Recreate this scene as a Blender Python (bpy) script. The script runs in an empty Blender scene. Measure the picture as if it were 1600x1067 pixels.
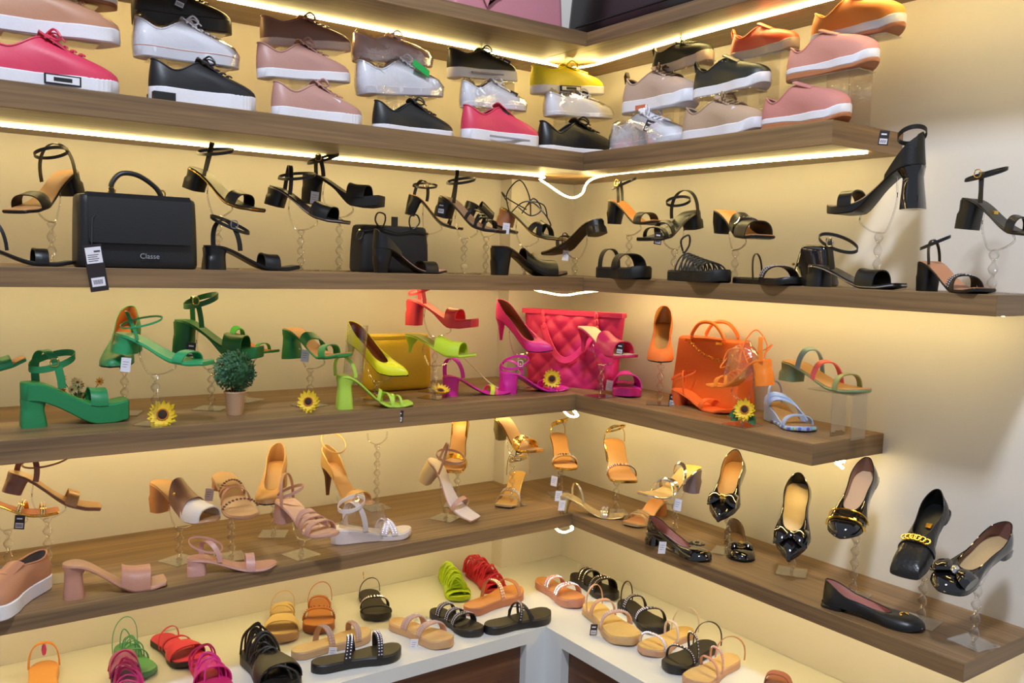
import bpy, bmesh, math, random
import numpy as np
from mathutils import Vector, Matrix
random.seed(7)
SC = bpy.context.scene
COL = SC.collection
PI = math.pi
# ---------------------------------------------------------------- camera
CAM = np.array([-2.114, -2.637, 1.5334]); FPX = 1378.318
YAW, PITCH, ROLL = 0.62344, -0.08697, 0.027925
_f = np.array([math.sin(YAW)*math.cos(PITCH), math.cos(YAW)*math.cos(PITCH), math.sin(PITCH)])
_r = np.cross(_f, [0, 0, 1]); _r /= np.linalg.norm(_r); _u = np.cross(_r, _f)
_R = np.array([math.cos(ROLL)*_r+math.sin(ROLL)*_u, -math.sin(ROLL)*_r+math.cos(ROLL)*_u, _f])
cd = bpy.data.cameras.new('camera'); cam = bpy.data.objects.new('camera', cd); COL.objects.link(cam)
cd.sensor_width = 36; cd.lens = FPX/1600*36; cd.clip_start = .05
m = Matrix.Identity(4)
for i in range(3):
    m[i][0] = _R[0][i]; m[i][1] = _R[1][i]; m[i][2] = -_R[2][i]; m[i][3] = CAM[i]
cam.matrix_world = m; SC.camera = cam
# ---------------------------------------------------------------- light and exposure
SC.view_settings.view_transform = 'Standard'; SC.view_settings.look = 'None'
SC.view_settings.exposure = 0.0; SC.view_settings.gamma = 1.0; SC.cycles.transparent_max_bounces = 24; SC.view_settings.use_curve_mapping = False
LED_COL = (1.0, .77, .30); LED_STR = 46
world = bpy.data.worlds.new('room_light'); SC.world = world; world.use_nodes = True
world.node_tree.nodes['Background'].inputs[0].default_value = (.82, .86, 1.0, 1)
world.node_tree.nodes['Background'].inputs[1].default_value = .42
ld = bpy.data.lights.new('shop_ceiling_lamp', 'AREA'); ld.shape = 'DISK'; ld.size = .42
ld.energy = 135; ld.color = (.80, .88, 1.0)
lo = bpy.data.objects.new('shop_ceiling_lamp', ld); COL.objects.link(lo)
lo.location = (-2.4, -2.7, 4.5)
lo.rotation_euler = (Vector((-.2, -1.0, 1.2))-Vector(lo.location)).to_track_quat('-Z', 'Y').to_euler()
# ---------------------------------------------------------------- levels measured in the place (m)
T = {1: (2.2568, .0424), 2: (1.8915, .0574), 3: (1.5, .044), 4: (1.1238, .0542), 5: (.7355, .0401), 6: (.4223, .04)}
Z = {k: v[0] for k, v in T.items()}

def at(px, py, **k):           # the point of the place seen at a pixel, at a known depth or height
    d = _R.T @ np.array([(px-800)/FPX, -(py-533.5)/FPX, 1.0])
    (a, v), = k.items(); i = 'xyz'.index(a)
    return Vector(CAM+d*((v-CAM[i])/d[i]))

def ray(px, py):
    d = _R.T @ np.array([(px-800)/FPX, -(py-533.5)/FPX, 1.0]); return Vector(d).normalized()

def on(px, z, **k):            # on a shelf at height z, at a known depth, below a picture column
    (a, v), = k.items(); i = 'xyz'.index(a)
    lo_, hi = 0.0, 1100.0
    def zz(py): return at(px, py, **{a: v})[2]-z
    for _ in range(60):
        mid = (lo_+hi)/2
        if zz(mid) > 0: lo_ = mid
        else: hi = mid
    p = at(px, lo_, **{a: v}); p[2] = z
    return p
# ---------------------------------------------------------------- materials
MATS = {}
def lin(c): return tuple((x/12.92 if x <= .04045 else ((x+.055)/1.055)**2.4) for x in c)
def mat(name, rgb, rough=.45, metal=0.0, bump=.12, scale=220, var=.06, coat=0, spec=.5, trans=0, alpha=1, sheen=0):
    if name in MATS: return MATS[name]
    M = bpy.data.materials.new(name); M.use_nodes = True; nt = M.node_tree; N = nt.nodes; Lk = nt.links
    b = N['Principled BSDF']; c = lin([v/255 for v in rgb])
    tc = N.new('ShaderNodeTexCoord'); no = N.new('ShaderNodeTexNoise'); no.inputs['Scale'].default_value = scale
    Lk.new(tc.outputs['Object'], no.inputs['Vector'])
    mx = N.new('ShaderNodeMix'); mx.data_type = 'RGBA'
    mx.inputs[6].default_value = (*[v*(1-var) for v in c], 1); mx.inputs[7].default_value = (*[min(1, v*(1+var)) for v in c], 1)
    Lk.new(no.outputs['Fac'], mx.inputs[0]); Lk.new(mx.outputs[2], b.inputs['Base Color'])
    b.inputs['Roughness'].default_value = rough; b.inputs['Metallic'].default_value = metal
    b.inputs['Coat Weight'].default_value = coat; b.inputs['Specular IOR Level'].default_value = spec
    b.inputs['Transmission Weight'].default_value = trans; b.inputs['Alpha'].default_value = alpha
    b.inputs['Sheen Weight'].default_value = sheen
    if bump:
        bp = N.new('ShaderNodeBump'); bp.inputs['Strength'].default_value = bump; bp.inputs['Distance'].default_value = .001
        Lk.new(no.outputs['Fac'], bp.inputs['Height']); Lk.new(bp.outputs[0], b.inputs['Normal'])
    MATS[name] = M; return M

def wood(name, a, b_, axis, rough=.42, sc=1.0):
    M = bpy.data.materials.new(name); M.use_nodes = True; nt = M.node_tree; N = nt.nodes; Lk = nt.links
    b = N['Principled BSDF']; tc = N.new('ShaderNodeTexCoord'); mp = N.new('ShaderNodeMapping')
    s = [55*sc, 55*sc, 55*sc]; s[axis] = 1.6*sc; mp.inputs['Scale'].default_value = s
    Lk.new(tc.outputs['Object'], mp.inputs['Vector'])
    n1 = N.new('ShaderNodeTexNoise'); n1.inputs['Scale'].default_value = 1.6; n1.inputs['Detail'].default_value = 5
    n1.inputs['Distortion'].default_value = .7
    n2 = N.new('ShaderNodeTexNoise'); n2.inputs['Scale'].default_value = .35; n2.inputs['Detail'].default_value = 2
    for n in (n1, n2): Lk.new(mp.outputs[0], n.inputs['Vector'])
    ad = N.new('ShaderNodeMath'); ad.operation = 'ADD'; Lk.new(n1.outputs['Fac'], ad.inputs[0]); Lk.new(n2.outputs['Fac'], ad.inputs[1])
    cr = N.new('ShaderNodeValToRGB'); e = cr.color_ramp.elements
    e[0].position = .72; e[0].color = (*lin([v/255 for v in a]), 1); e[1].position = 1.25
    e[1].position = 1.0; e[1].color = (*lin([v/255 for v in b_]), 1)
    mr = N.new('ShaderNodeMapRange'); mr.inputs[1].default_value = .6; mr.inputs[2].default_value = 1.4
    Lk.new(ad.outputs[0], mr.inputs[0]); e[0].position = .15; e[1].position = .85
    Lk.new(mr.outputs[0], cr.inputs[0]); Lk.new(cr.outputs[0], b.inputs['Base Color'])
    b.inputs['Roughness'].default_value = rough
    bp = N.new('ShaderNodeBump'); bp.inputs['Strength'].default_value = .1; bp.inputs['Distance'].default_value = .001
    Lk.new(n1.outputs['Fac'], bp.inputs['Height']); Lk.new(bp.outputs[0], b.inputs['Normal'])
    return M

def clear_mat(name, rgb=(255, 255, 255), gloss=.25, rough=.05, tint=.93):   # thin clear plastic: mostly see-through with glossy glints
    M = bpy.data.materials.new(name); M.use_nodes = True; nt = M.node_tree; N = nt.nodes; Lk = nt.links
    N.remove(N['Principled BSDF']); out = N['Material Output']
    tr = N.new('ShaderNodeBsdfTransparent'); tr.inputs[0].default_value = (*[v*tint for v in lin([q/255 for q in rgb])], 1)
    gl = N.new('ShaderNodeBsdfGlossy'); gl.inputs['Roughness'].default_value = rough
    lw = N.new('ShaderNodeLayerWeight'); lw.inputs[0].default_value = gloss
    no = N.new('ShaderNodeTexNoise'); no.inputs['Scale'].default_value = 60
    bp = N.new('ShaderNodeBump'); bp.inputs['Strength'].default_value = .4; bp.inputs['Distance'].default_value = .004
    tc = N.new('ShaderNodeTexCoord'); Lk.new(tc.outputs['Object'], no.inputs['Vector'])
    Lk.new(no.outputs['Fac'], bp.inputs['Height']); Lk.new(bp.outputs[0], gl.inputs['Normal'])
    ms = N.new('ShaderNodeMixShader'); Lk.new(lw.outputs['Facing'], ms.inputs[0])
    Lk.new(tr.outputs[0], ms.inputs[1]); Lk.new(gl.outputs[0], ms.inputs[2]); Lk.new(ms.outputs[0], out.inputs['Surface'])
    return M
# ---------------------------------------------------------------- mesh collecting
class MB:
    def __init__(s): s.v = []; s.f = []
    def add(s, vs, fs):
        o = len(s.v); s.v += [tuple(v) for v in vs]; s.f += [tuple(i+o for i in f) for f in fs]; return s
    def grid(s, rows, close=False, cap0=False, cap1=False, flip=False):
        n = len(rows[0]); fs = []
        for j in range(len(rows)-1):
            for i in range(n if close else n-1):
                k = (i+1) % n; q = (j*n+i, j*n+k, (j+1)*n+k, (j+1)*n+i)
                fs.append(q[::-1] if flip else q)
        if cap0: fs.append(tuple(range(n))[::-1] if not flip else tuple(range(n)))
        if cap1: fs.append(tuple((len(rows)-1)*n+i for i in range(n)) if not flip else tuple((len(rows)-1)*n+i for i in range(n))[::-1])
        return s.add([p for r in rows for p in r], fs)
    def box(s, x0, x1, y0, y1, z0, z1):
        v = [(x, y, z) for x in (x0, x1) for y in (y0, y1) for z in (z0, z1)]
        return s.add(v, [(0, 1, 3, 2), (4, 6, 7, 5), (0, 4, 5, 1), (2, 3, 7, 6), (0, 2, 6, 4), (1, 5, 7, 3)])
    def tube(s, path, r, n=8, closed=False, flat=1.0, up=Vector((0, 0, 1))):
        P = [Vector(p) for p in path]; rows = []
        R_ = r if callable(r) else (lambda u: r)
        for i, p in enumerate(P):
            a = P[i-1] if (i or closed) else P[i]; b = P[(i+1) % len(P)] if (i < len(P)-1 or closed) else P[i]
            t = (b-a).normalized(); sd = t.cross(up)
            if sd.length < 1e-3: sd = t.cross(Vector((1, 0, 0)))
            sd.normalize(); nn = sd.cross(t); q = R_(i/max(1, len(P)-1))
            rows.append([p+sd*math.cos(2*PI*k/n)*q+nn*math.sin(2*PI*k/n)*q*flat for k in range(n)])
        if closed: rows.append(rows[0])
        return s.grid(rows, True, not closed, not closed)
    def band(s, path, w, th, wd, closed=False):   # flat strap: path centre, width w along wd, thickness th
        P = [Vector(p) for p in path]; rows = []
        for i, p in enumerate(P):
            a = P[i-1] if (i or closed) else P[i]; b = P[(i+1) % len(P)] if (i < len(P)-1 or closed) else P[i]
            t = (b-a).normalized(); d = Vector(wd(i) if callable(wd) else wd); d = (d-t*d.dot(t)).normalized(); nn = t.cross(d)
            h = w/2; k = th/2
            rows.append([p+d*x*h+nn*y*k for x, y in ((-1, -.4), (-.9, -1), (.9, -1), (1, -.4), (1, .4), (.9, 1), (-.9, 1), (-1, .4))])
        if closed: rows.append(rows[0])
        return s.grid(rows, True, not closed, not closed)
    def lathe(s, prof, n=24, c=(0, 0), twist=None):
        rows = [[(c[0]+r*math.cos(2*PI*k/n), c[1]+r*math.sin(2*PI*k/n), z) for k in range(n)] for r, z in prof]
        return s.grid(rows, True, True, True, flip=False)
    def ball(s, c, r, n=8, sc=(1, 1, 1)):
        rows = [[(c[0]+sc[0]*r*math.sin(a)*math.cos(2*PI*k/n), c[1]+sc[1]*r*math.sin(a)*math.sin(2*PI*k/n), c[2]-sc[2]*r*math.cos(a)) for k in range(n)]
                for a in [PI*(j+.02)/(n//2*1.0+.04) for j in range(n//2+1)]]
        return s.grid(rows, True, True, True)
    def build(s, name, m, parent=None, smooth=35, recalc=True):
        me = bpy.data.meshes.new(name); me.from_pydata([tuple(v) for v in s.v], [], s.f)
        if recalc:
            bm = bmesh.new(); bm.from_mesh(me); bmesh.ops.remove_doubles(bm, verts=bm.verts, dist=2e-5)
            bmesh.ops.recalc_face_normals(bm, faces=bm.faces); bm.to_mesh(me); bm.free()
        if smooth:
            me.shade_smooth(); me.set_sharp_from_angle(angle=math.radians(smooth))
        me.materials.append(m)
        o = bpy.data.objects.new(name, me); COL.objects.link(o)
        if parent: o.parent = parent
        return o

def tag(o, label=None, cat=None, group=None, kind=None):
    if label: o['label'] = label
    if cat: o['category'] = cat
    if group: o['group'] = group
    if kind: o['kind'] = kind
    return o
def empty(name, label, cat, group=None, mw=None):
    o = bpy.data.objects.new(name, None); o.empty_display_size = .02; COL.objects.link(o)
    if mw is not None: o.matrix_world = mw
    return tag(o, label, cat, group)
def catmull(pts, n=8, closed=False):
    P = [Vector(p) for p in pts]; out = []; m_ = len(P)
    for i in range(m_ if closed else m_-1):
        if closed: a, b, c, d = P[i-1], P[i], P[(i+1) % m_], P[(i+2) % m_]
        else: a, b, c, d = P[max(i-1, 0)], P[i], P[i+1], P[min(i+2, m_-1)]
        for k in range(n):
            t = k/n; out.append(.5*((2*b)+(c-a)*t+(2*a-5*b+4*c-d)*t*t+(3*b-a-3*c+d)*t**3))
    if not closed: out.append(P[-1])
    return out
def ss(t, a, b):
    t = min(1, max(0, (t-a)/(b-a))); return t*t*(3-2*t)
def lerp(a, b, t): return a+(b-a)*t
# ================================================================ THE SETTING
wall_m = mat('cream_wall_paint', (214, 209, 202), .7, bump=.05, scale=90, var=.015)
W = MB().box(-3.4, .12, 0, .12, 0, 3.4).build('wall_left', wall_m, smooth=0); tag(W, kind='structure')
W = MB().box(0, .12, -3.0, 0, 0, 3.4).build('wall_right', wall_m, smooth=0); tag(W, kind='structure')
W = MB().box(-.285, 0, -.066, 0, 0, 3.4).build('trim_1', wall_m, smooth=0); tag(W, kind='structure')
W = MB().box(-3.4, .12, -4.0, .12, -.05, 0).build('floor', mat('grey_floor_tile', (170, 165, 158), .35), smooth=0); tag(W, kind='structure')
WX = wood('walnut_laminate_along_left_wall', (99, 76, 53), (146, 115, 77), 0)
WY = wood('walnut_laminate_along_right_wall', (99, 76, 53), (146, 115, 77), 1)
DL = {1: .4767, 2: .4665, 3: .4793, 4: .4733, 5: .4878}; DR = {1: .3065, 2: .2946, 3: .2872, 4: .299, 5: .31}
ENDR = {1: -2.2, 2: -1.3635, 3: -1.7618, 4: -1.3635, 5: -1.7618}
NM = {1: 'topmost', 2: 'sneaker', 3: 'black sandal', 4: 'colourful shoe', 5: 'lowest'}
def bevel_build(mb, name, m, bev=.0015):
    o = mb.build(name, m, smooth=0)
    md = o.modifiers.new('bevel', 'BEVEL'); md.width = bev; md.segments = 2; return o
for k in range(1, 6):
    z, t = T[k]
    o = bevel_build(MB().box(-3.3, -DR[k], -DL[k], 0, z-t, z), 'wooden_shelf', WX)
    tag(o, 'brown wood shelf board on the left wall, %s' % {1: 'the topmost one under the handbags', 2: 'carrying the three rows of sneakers', 3: 'carrying black sandals and a black handbag', 4: 'carrying green, yellow and pink shoes', 5: 'carrying nude and gold sandals'}[k], 'shelf', 'wooden wall shelves')
    o = bevel_build(MB().box(-DR[k], 0, ENDR[k], 0, z-t, z), 'wooden_shelf', WY)
    tag(o, 'brown wood shelf board on the right wall, %s' % {1: 'the topmost one under the black bag', 2: 'carrying sneakers, ending below the orange slip-on', 3: 'carrying black sandals only', 4: 'carrying orange shoes and the blue wedge', 5: 'carrying black flats'}[k], 'shelf', 'wooden wall shelves')
    if k > 1: q = MB().box(-DR[k]+.0008, -.0005, ENDR[k]-.0012, ENDR[k]-.00005, z-t+.0008, z-.0008).build('end_panel', WX, o, smooth=0)
# white counter
cw = mat('white_counter_laminate', (216, 217, 216), .3, bump=.02, scale=60, var=.01)
root = empty('display_counter', 'white corner counter carrying flat sandals under the wooden shelves', 'counter', mw=Matrix.Translation((0, 0, 0)))
CX, CY = -.468, -.569; z, t = T[6]
mb = MB(); P = [(-3.3, -.002), (-3.3, CY), (CX, CY), (CX, -2.2), (-.002, -2.2), (-.002, -.002)]
mb.add([(x, y, z-t) for x, y in P]+[(x, y, z) for x, y in P], [(5, 4, 3, 2, 1, 0), (6, 7, 8, 9, 10, 11)]+[(i, (i+1) % 6, 6+(i+1) % 6, 6+i) for i in range(6)])
mb.build('countertop', cw, root, smooth=0)
mb = MB().box(-.541, CX, CY, CY+.05, 0, z-t).box(CX, CX+.05, CY-.08, CY+.05, 0, z-t); mb.build('corner_post', cw, root, smooth=0)
DW = wood('dark_walnut_drawer_along_left', (84, 52, 36), (128, 86, 58), 0, sc=.5); DW2 = wood('dark_walnut_drawer_along_right', (84, 52, 36), (128, 86, 58), 1, sc=.5)
MB().box(-3.3, -.541, CY+.03, CY+.05, 0, z-t).build('front_panel', DW, root, smooth=0)['label'] = 'walnut front panel left of the white post'
MB().box(CX+.03, CX+.05, -2.2, CY-.08, 0, z-t).build('front_panel', DW2, root, smooth=0)['label'] = 'walnut front panel right of the white post'
# LED strips
def emit(name, c, s):
    M = bpy.data.materials.new(name); M.use_nodes = True; N = M.node_tree.nodes
    b = N['Principled BSDF']; b.inputs['Base Color'].default_value = (*c, 1)
    b.inputs['Emission Color'].default_value = (*c, 1); b.inputs['Emission Strength'].default_value = s
    return M
leds = {k: emit('warm_led_%d' % k, LED_COL, LED_STR*v) for k, v in {1: 1.2, 2: 1.0, 3: .9, 4: 1.2, 5: .9}.items()}
LP = {1: [(-3.2, -.205, 0), (-.9, -.225, 0), (-.33, -.217, 0), (-.27, -.24, -.006), (-.215, -.275, -.016), (-.165, -.33, -.010), (-.14, -.40, 0), (-.17, -.9, 0), (-.176, -2.1, 0)],
      2: [(-3.2, -.2, 0), (-1.08, -.175, 0), (-.36, -.255, 0), (-.31, -.27, -.016), (-.225, -.30, -.064), (-.195, -.34, -.058), (-.17, -.40, 0), (-.167, -.86, 0), (-.136, -1.354, 0)],
      3: [(-3.2, -.2, 0), (-.7, -.19, 0), (-.36, -.25, 0), (-.30, -.283, -.008), (-.25, -.33, -.017), (-.22, -.385, -.007), (-.16, -.41, .001), (-.115, -.47, .001), (-.115, -.9, 0), (-.12, -1.70, 0)],
      4: [(-3.2, -.2, 0), (-.7, -.19, 0), (-.34, -.26, 0), (-.275, -.35, -.006), (-.252, -.385, -.030), (-.25, -.425, -.026), (-.215, -.455, 0), (-.15, -1.27, 0), (-.15, -1.33, -.012), (-.149, -1.35, -.022)],
      5: [(-3.2, -.2, 0), (-.7, -.19, 0), (-.4, -.3, 0), (-.33, -.375, -.006), (-.300, -.42, -.036), (-.280, -.45, -.026), (-.25, -.48, 0), (-.17, -.9, 0), (-.15, -1.72, 0)]}
for k, pts in LP.items():
    z, t = T[k]
    path = catmull([(x, y, z-t-.0032+dz) for x, y, dz in pts], 8)
    o = MB().tube(path, .0055, 6, flat=.55).build('led_strip', leds[k])
    tag(o, 'glowing warm LED strip under the %s' % {1: 'topmost shelf, just above the yellow sneaker', 2: 'sneaker shelf, with the big sagging loop at the corner', 3: 'black sandal shelf, only a short curve showing', 4: 'colourful shoe shelf, peeking out twice', 5: 'lowest shelf, one short bright dash showing'}[k], 'light strip', 'LED strips')
# ================================================================ SHOE PARTS
def cint(x, pts):
    for (a, u), (b, v) in zip(pts, pts[1:]):
        if x <= b:
            k = (x-a)/(b-a); return lerp(u, v, k*k*(3-2*k)*.5+k*.5)
    return pts[-1][1]
BASEW = {'round': [(0, .028), (.15, .030), (.4, .027), (.55, .031), (.7, .040), (.8, .0405), (.9, .037), (1, .030)],
         'point': [(0, .027), (.15, .029), (.4, .026), (.55, .031), (.68, .038), (.8, .031), (.9, .019), (1, .003)],
         'almond': [(0, .027), (.15, .029), (.4, .026), (.55, .031), (.7, .039), (.82, .036), (.92, .027), (1, .016)],
         'square': [(0, .028), (.15, .029), (.4, .026), (.55, .030), (.7, .038), (.85, .037), (1, .031)]}
class Foot:
    def __init__(s, H=.02, P=.02, toe='round', wedge=False, ts=.006, W=1.0, spring=.006, L=.25):
        s.H, s.P, s.toe, s.wedge, s.ts, s.W, s.spring = H, P, toe, wedge, ts, W, spring
        s.L = L*math.sqrt(max(.3, 1-((H-P)/(L*.82))**2)); s.ra = .14; s.rb = {'round': .15, 'point': .0, 'almond': .07, 'square': .03}[toe]
    def w(s, t):
        v = cint(t, BASEW[s.toe])*s.W
        if t < s.ra: v *= math.sqrt(max(0, 1-(1-t/s.ra)**2))
        if s.rb and t > 1-s.rb: v *= max(0, 1-((t-1+s.rb)/s.rb)**(2 if s.toe != 'square' else 4))**.5
        return v
    def x(s, t): return t*s.L
    def zt(s, t): return s.P+(s.H-s.P)*(1-ss(t, .10, .70))+s.spring*ss(t, .82, 1.0)
    def zb(s, t):
        if s.wedge: return s.spring*ss(t, .82, 1)
        if s.H-s.P < .004: return s.spring*ss(t, .82, 1.0)
        return s.zt(t)-lerp(s.ts, s.P, ss(t, .40, .68))
    def T(s, n=30): return [(1-math.cos(PI*i/n))/2 for i in range(n+1)]
    def slab(s, z0, z1, k=1.0, e=.0025, n=30, ribs=0, t0=0, t1=1):
        rows = []
        for i, t in enumerate(s.T(n)):
            t = lerp(t0, t1, t); w = max(.0004, s.w(t)*k); a, b = z0(t), z1(t); h = min(e, (b-a)*.35); q = min(e, w*.5)
            if ribs and t > ribs and i % 2: w *= .965
            x = s.x(t)
            rows.append([(x, -w, b-h), (x, -w+q, b), (x, w-q, b), (x, w, b-h), (x, w, a+h), (x, w-q, a), (x, -w+q, a), (x, -w, a+h)])
        return MB().grid(rows, True, True, True)
    def sole(s, k=1.0, ribs=0, n=30): return s.slab(s.zb, s.zt, k, ribs=ribs, n=n)
    def bed(s, k=.93, th=.002, t0=0.004, t1=.99): return s.slab(lambda t: s.zt(t)-.001, lambda t: s.zt(t)+th, k, e=.001, t0=t0, t1=t1)
    def heel(s, kind='block', b=1.0, xo=0.0):
        # profile: (u, centre x, half length, half width)
        pr = {'block': [(0, .027, .027, .0275), (.3, .026, .0245, .0265), (1, .025+xo, .0235*b, .027*min(b, 1.1))],
              'flare': [(0, .027, .027, .027), (.25, .024, .019, .021), (1, .024+xo, .024*b, .028)],
              'stiletto': [(0, .026, .026, .0265), (.15, .022, .0195, .0195), (.35, .0165, .0105, .011), (1, .013+xo, .0048, .0052)],
              'kitten': [(0, .026, .026, .0265), (.25, .021, .016, .016), (.55, .017, .0075, .008), (1, .014+xo, .005, .0055)],
              'cone': [(0, .027, .027, .0275), (.4, .024, .018, .019), (1, .022+xo, .012, .013)],
              'flat': [(0, .030, .030, .028), (1, .030, .030, .028)]}[kind]
        rows = []; n = 24
        for j in range(9):
            u = j/8; xc = cint(u, [(p[0], p[1]) for p in pr]); a = cint(u, [(p[0], p[2]) for p in pr]); w = cint(u, [(p[0], p[3]) for p in pr])
            r = []
            for i in range(n):
                an = 2*PI*i/n; c, q = math.cos(an), math.sin(an); e = .55 if kind in ('block', 'flare', 'flat') else 1
                px = xc+a*abs(c)**e*(1 if c > 0 else -1); py = w*abs(q)**e*(1 if q > 0 else -1)
                if px < .02: 
                    lim = s.w(max(0.012, px/s.L))*.99 if u < .5 else 9
                    py = max(-lim, min(lim, py))
                zt_ = s.zb(max(0, min(1, px/s.L)))+.002
                r.append((max(px, .0), py, zt_*(1-u)))
            rows.append(r)
        return MB().grid(rows, True, True, True)
    def vamp(s, t0, t1, h, h1=None, skew=0, th=.0022, n=18, m_=6, pw=.85, off=.001, bulge=0, side=(0, PI), lift=0):
        h1 = h if h1 is None else h1; o, i_ = [], []
        for j in range(m_+1):
            v = j/m_; ro, ri = [], []
            for i in range(n+1):
                a = lerp(side[0], side[1], i/n); sk = skew*(a/PI-.5); t = min(.995, max(0.005, lerp(t0, t1, v)+sk)); c, q = math.cos(a), math.sin(a)
                W_ = s.w(t)+off; hh = lerp(h, h1, v)+bulge*math.sin(PI*v)
                for L_, d in ((ro, th/2), (ri, -th/2)):
                    L_.append((s.x(t), -(W_+d)*(abs(c)**.75)*(1 if c > 0 else -1), s.zt(t)-.002+(hh+d+.002)*max(q, 0)**pw+lift*q))
            o.append(ro); i_.append(ri)
        mb = MB(); mb.grid(o); mb.grid(i_)
        for a_, b_ in ((o[0], i_[0]), (o[-1], i_[-1]), ([r[0] for r in o], [r[0] for r in i_]), ([r[-1] for r in o], [r[-1] for r in i_])): mb.grid([a_, b_])
        return mb
    def hoop(s, t=.2, h=.085, lean=.010, w=.012, th=.002, wk=1.0, n=22, sk=.024):   # strap that rises from both sides of the heel seat and arches over
        x0, z0, W_ = s.x(t), s.zt(t)-.003, s.w(t)+.001
        P = [Vector((x0+sk*math.cos(a)-lean*math.sin(a), -W_*wk*math.cos(a)*(1+.12*math.sin(a)), z0+h*math.sin(a)**.8)) for a in [PI*i/n for i in range(n+1)]]
        return MB().band(P, w, th, (1, 0, .1))
    def ankle(s, h=.06, xc=.045, rx=.045, ry=.030, tilt=.28, w=.008, th=.002, n=30, lat=.38):
        z0 = s.zt(0)
        P = [Vector((xc-rx*math.cos(a), ry*math.sin(a), z0+h-tilt*rx*math.cos(a)+lat*ry*math.sin(a))) for a in [2*PI*i/n for i in range(n)]]
        return MB().band(P, w, th, (0, 0, 1), closed=True)
    def buckle(s, h=.06, xc=.045, ry=.030, r=.007):
        z0 = s.zt(0)+h; P = [(xc+r*a, -ry-.002, z0+r*b) for a, b in ((-1, -1.1), (1, -1.1), (1, 1.1), (-1, 1.1))]
        return MB().tube(catmull(P, 4, True), .0013, 6, True, up=Vector((0, 1, 0)))
    def counter(s, h=.055, t1=.34, h1=.01, th=.0022):     # closed heel cup
        o, i_ = [], []; n = 24
        T_ = [t1*(abs(k)/12)**1.6 for k in range(-12, 13)]
        for v in [j/6 for j in range(7)]:
            ro, ri = [], []
            for k, t in zip(range(-12, 13), T_):
                sg = 1 if k > 0 else -1; hh = lerp(h, h1, (t/t1)**.8)
                for L_, d in ((ro, .001), (ri, -th)):
                    W_ = (s.w(t)+d)*(1-.12*v); L_.append((s.x(t)+(.004*v if abs(k) < 3 else 0)-(d if abs(k) < 4 else 0), sg*W_ if k else 0, s.zt(t)-.002+v*(hh+.002)))
            o.append(ro); i_.append(ri)
        mb = MB(); mb.grid(o); mb.grid(i_, flip=True)
        for a_, b_ in ((o[0], i_[0]), (o[-1], i_[-1]), ([r[0] for r in o], [r[0] for r in i_]), ([r[-1] for r in o], [r[-1] for r in i_])): mb.grid([a_, b_])
        return mb
    def upper(s, thr=.66, hh=.055, hs=.034, ht=.030, toeh=.024, uk=6, ky=.92, fl=0.0, n=48, dz=0, k=1.0, back=.003, m_=8, vs=.45, pz=.55, hn=.74):
        rows = []
        base, top = [], []
        for i in range(n):
            ph = 2*PI*i/n; t = (1-math.cos(ph))/2; sd = 1 if math.sin(ph) >= 0 else -1
            base.append((Vector((s.x(t), sd*s.w(t)*k, s.zt(t)-.001+dz)), t))
            t2 = thr*t; y = sd*s.w(max(t2, 0))*ky*max(0, 1-t**uk)**.5*lerp(hn, 1, ss(t, 0, .4))
            h = lerp(hh, hs, ss(t, 0, vs)) if t < vs else lerp(hs, ht, ss(t, vs, 1))
            top.append(Vector((s.x(t2)+back*(1-t), y, s.zt(t2)+h)))
        for j in range(m_+1):
            u = j/m_; r = []
            for (B, t), Tt in zip(base, top):
                tt = ss(t, .62, 1); hz = Tt.z-B.z
                P1 = B+Vector((0, 0, lerp(.5*hz, toeh, tt)))+Vector((0, B.y*.05, 0)); P2 = Tt+(B-Tt)*lerp(.06, .40, tt); P2.z = lerp(Tt.z-.12*hz, lerp(Tt.z, B.z+toeh*1.1, pz), tt)
                r.append(B*(1-u)**3+P1*3*u*(1-u)**2+P2*3*u*u*(1-u)+Tt*u**3)
            rows.append(r)
        s.rows = rows; s.top = top; s.n = n
        mb = MB().grid(rows, True); return mb
    def lining(s):
        rows = [s.rows[-1]]
        for u in (.25, .6, 1):
            r = []
            for i, p in enumerate(s.rows[-1]):
                t = (1-math.cos(2*PI*i/s.n))/2; sd = 1 if math.sin(2*PI*i/s.n) >= 0 else -1; q = lerp(.02, .9, t)
                b = Vector((s.x(q), sd*s.w(q)*.9, s.zt(q)+.003)); v = p.lerp(b, u); r.append(Vector((v.x, v.y*.97, v.z)))
            rows.append(r)
        return MB().grid(rows, True, flip=True)
    def rim(s, r=.0013): return MB().tube(s.rows[-1], r, 6, True)

def orient(A, B, la, lb, roll=0.0, scale=None):
    """frame that carries local points la, lb onto world points A, B, the lateral axis kept level, then rolled about A-B"""
    u = (lb-la); Ll = u.length; u.normalize(); w = (B-A); Lw = w.length; w.normalize()
    yl = Vector((0, 1, 0)); vl = u.cross(yl).normalized()
    yw = Vector((0, 0, 1)).cross(w)
    yw.normalize(); yw = Matrix.Rotation(roll, 3, w) @ yw; vw = w.cross(yw).normalized()
    Ml = Matrix((u, yl, vl)).transposed(); Mw = Matrix((w, yw, vw)).transposed(); Rr = Mw @ Ml.transposed()
    sc = scale or Lw/Ll
    M4 = Matrix.Translation(A) @ Rr.to_4x4() @ Matrix.Scale(sc, 4) @ Matrix.Translation(-la)
    return M4, sc
LOG = []
def solve(A, b, L):           # the nearer point on the sight line of pixel b that lies L from A
    O = Vector(CAM); d = ray(*b); q = O-A; B_ = q.dot(d); C_ = q.dot(q)-L*L; D = B_*B_-C_
    if D < 0: return O+d*(-B_)
    return O+d*(-B_-math.sqrt(D))

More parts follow.
